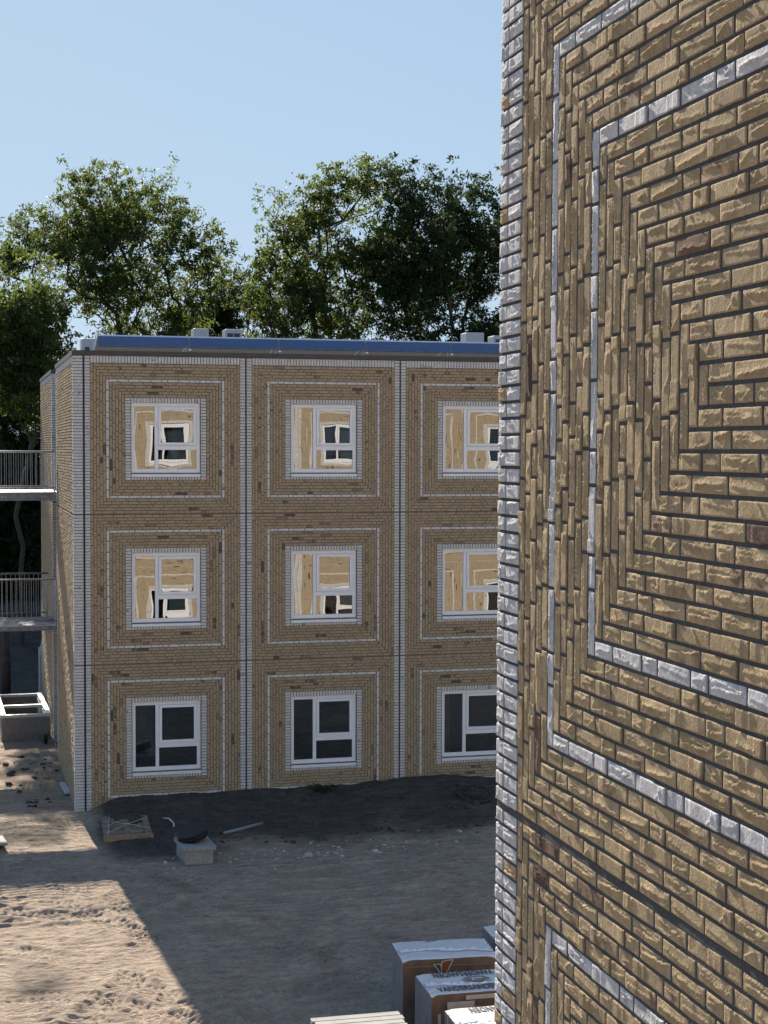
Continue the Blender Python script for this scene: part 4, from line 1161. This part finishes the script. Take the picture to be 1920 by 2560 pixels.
        b = MB(); b.box(F0, .18, .50, -.022, -.018, H-.22, H-.10); b.build('paper_label', M['label'], t)
        b = MB(); b.box(F0, .40, W-.02, -.020, -.016, H-.085, H-.035); b.build('print_band', M['label'], t)
        b = MB(); b.box(F0, .07, .105, -.020, -.016, H-.40, H-.23); b.box(F0, .04, .069, -.020, -.016, H-.40, H-.36); b.build('torn_film', M['label'], t)
    if style == 'small':
        text_part('VANDERSANDEN', t, (.97, D-.06, zt), (0, 0, PI), .088, M['print_dark'])
        flat_poly([(.56, D*.34), (.60, D*.56), (.80, D*.60), (.82, D*.34)], zt).build('top_emblem', M['print_taupe'], t)
    return t
pack((5.135, 18.60, .0), -.085, 1.165, .74, .95, 'brick pack printed with a V emblem, farthest left of the row', 'emblem', 1)
pack((5.12, 17.32, .0), -.03, 1.17, .74, .95, 'brick pack lettered VANDERSANDEN twice on its white top', 'letters', 2)
pack((5.115, 16.08, .0), -.02, 1.17, .76, .95, 'nearest brick pack, partly in sun, cut off by the bottom edge', 'small', 3)
pack((6.485, 18.98, .0), -.05, 1.17, .74, .95, 'brick pack half hidden behind the near wall', 'plain', 4)
t = empty('board_pile', (3.62, 16.2, 0), 'pile of pale grey grooved boards at the bottom edge', 'boards'); orient(t, 0, 0, -.02)
for lay in range(5):
    for i in range(6):
        b = MB(); b.box(F0, .012*((lay+i) % 3), 1.0-.012*((lay*2+i) % 3), i*.125, i*.125+.116, .16+lay*.158, .16+lay*.158+.15); b.build('board', M['slab'], t, bevel=.006)
b = MB(); b.box(F0, .1, .2, 0, .74, 0, .158); b.box(F0, .8, .9, 0, .74, 0, .158); b.build('bearer', M['wood'], t)

# ---------------------------------------------------------------- rubble, clods and weeds
def scatter(name, label, cat, pts, sizes, mat, seed):
    rg = np.random.default_rng(seed); V = []; Q = []; off_ = 0
    base = np.array([[-1, -1, -.5], [1, -1, -.5], [1, 1, -.5], [-1, 1, -.5], [-.7, -.7, .6], [.7, -.6, .7], [.6, .7, .5], [-.6, .6, .7]])
    for (x, y), s in zip(pts, sizes):
        a = rg.uniform(0, 6.3); R2 = np.array([[math.cos(a), -math.sin(a), 0], [math.sin(a), math.cos(a), 0], [0, 0, 1]])
        p = (base+rg.normal(size=(8, 3))*.22)*np.array([s, s*rg.uniform(.6, 1.1), s*rg.uniform(.5, .9)])
        V.append(p@R2.T+np.array([x, y, GH(x, y)+s*.25])); Q.append(BOXQ[:, ::-1]+off_); off_ += 8
    o = bpy.data.objects.new(name, mesh_quads(name, np.concatenate(V), np.concatenate(Q), mat)); link(o)
    return tag(o, label, cat, None, 'stuff')
rg = np.random.default_rng(77)
n = 170; X = rg.normal(6.0, 1.7, n); Yp = 27.7+.10*(X-6)+rg.normal(0, .4, n)
ok = (X > 3.3) & (X < 10); X, Yp = X[ok], Yp[ok]
scatter('rubble', 'small pale stones strewn along the edge of the dark soil', 'rubble', list(zip(X, Yp)), rg.gamma(1.3, .008, len(X))+.006, M['stone'], 5)
X = rg.uniform(.9, 2.05, 46); Yp = rg.uniform(32.5, 38, 46)
X2 = rg.uniform(2.6, 10, 220); Y2 = rg.uniform(28.3, 31.7, 220)
scatter('soil_clods', 'dark lumps of earth on the sand and along the facade', 'clods', list(zip(np.r_[X, X2], np.r_[Yp, Y2])), np.r_[rg.gamma(2, .014, 46)+.01, rg.gamma(1.6, .018, 220)+.008], M['clod'], 6)
def weed(loc, label, nst, hgt, spread, seed):
    rg = np.random.default_rng(seed); t = empty('weed_plant', loc, label, 'weed')
    st = MB(); V = []; off_ = 0
    for i in range(nst):
        a = rg.uniform(0, 6.3); d = np.array([math.cos(a), math.sin(a), 0])*rg.uniform(.2, 1)*spread; h = hgt*rg.uniform(.5, 1)
        st.tube([(d[0]*.3, d[1]*.3, -.02), (d[0]*.6, d[1]*.6, h*.6), (d[0], d[1], h)], .004, 4)
        for k in range(12):
            f = rg.uniform(.2, 1); c = np.array([d[0]*f, d[1]*f, h*f]); ax = rg.normal(size=3); ax /= np.linalg.norm(ax); bx = np.cross(ax, rg.normal(size=3)); bx /= np.linalg.norm(bx); l = rg.uniform(.03, .07)
            V += [c, c+ax*l*.5+bx*l*.22, c+ax*l, c+ax*l*.5-bx*l*.22]
    st.build('stems', M['leaf_a'], t)
    o = bpy.data.objects.new('leaves', mesh_quads('leaves', V, np.arange(len(V)).reshape(-1, 4), M['leaf_a'], rg.random(len(V)))); link(o, t); o['kind'] = 'stuff'
weed((7.05, 31.55, GH(7.05, 31.55)), 'low green weeds growing at the foot of the facade', 30, .15, .36, 3)
weed((1.95, 39.4, GH(1.95, 39.4)), 'small weed in the sand by the light well', 12, .3, .2, 4)
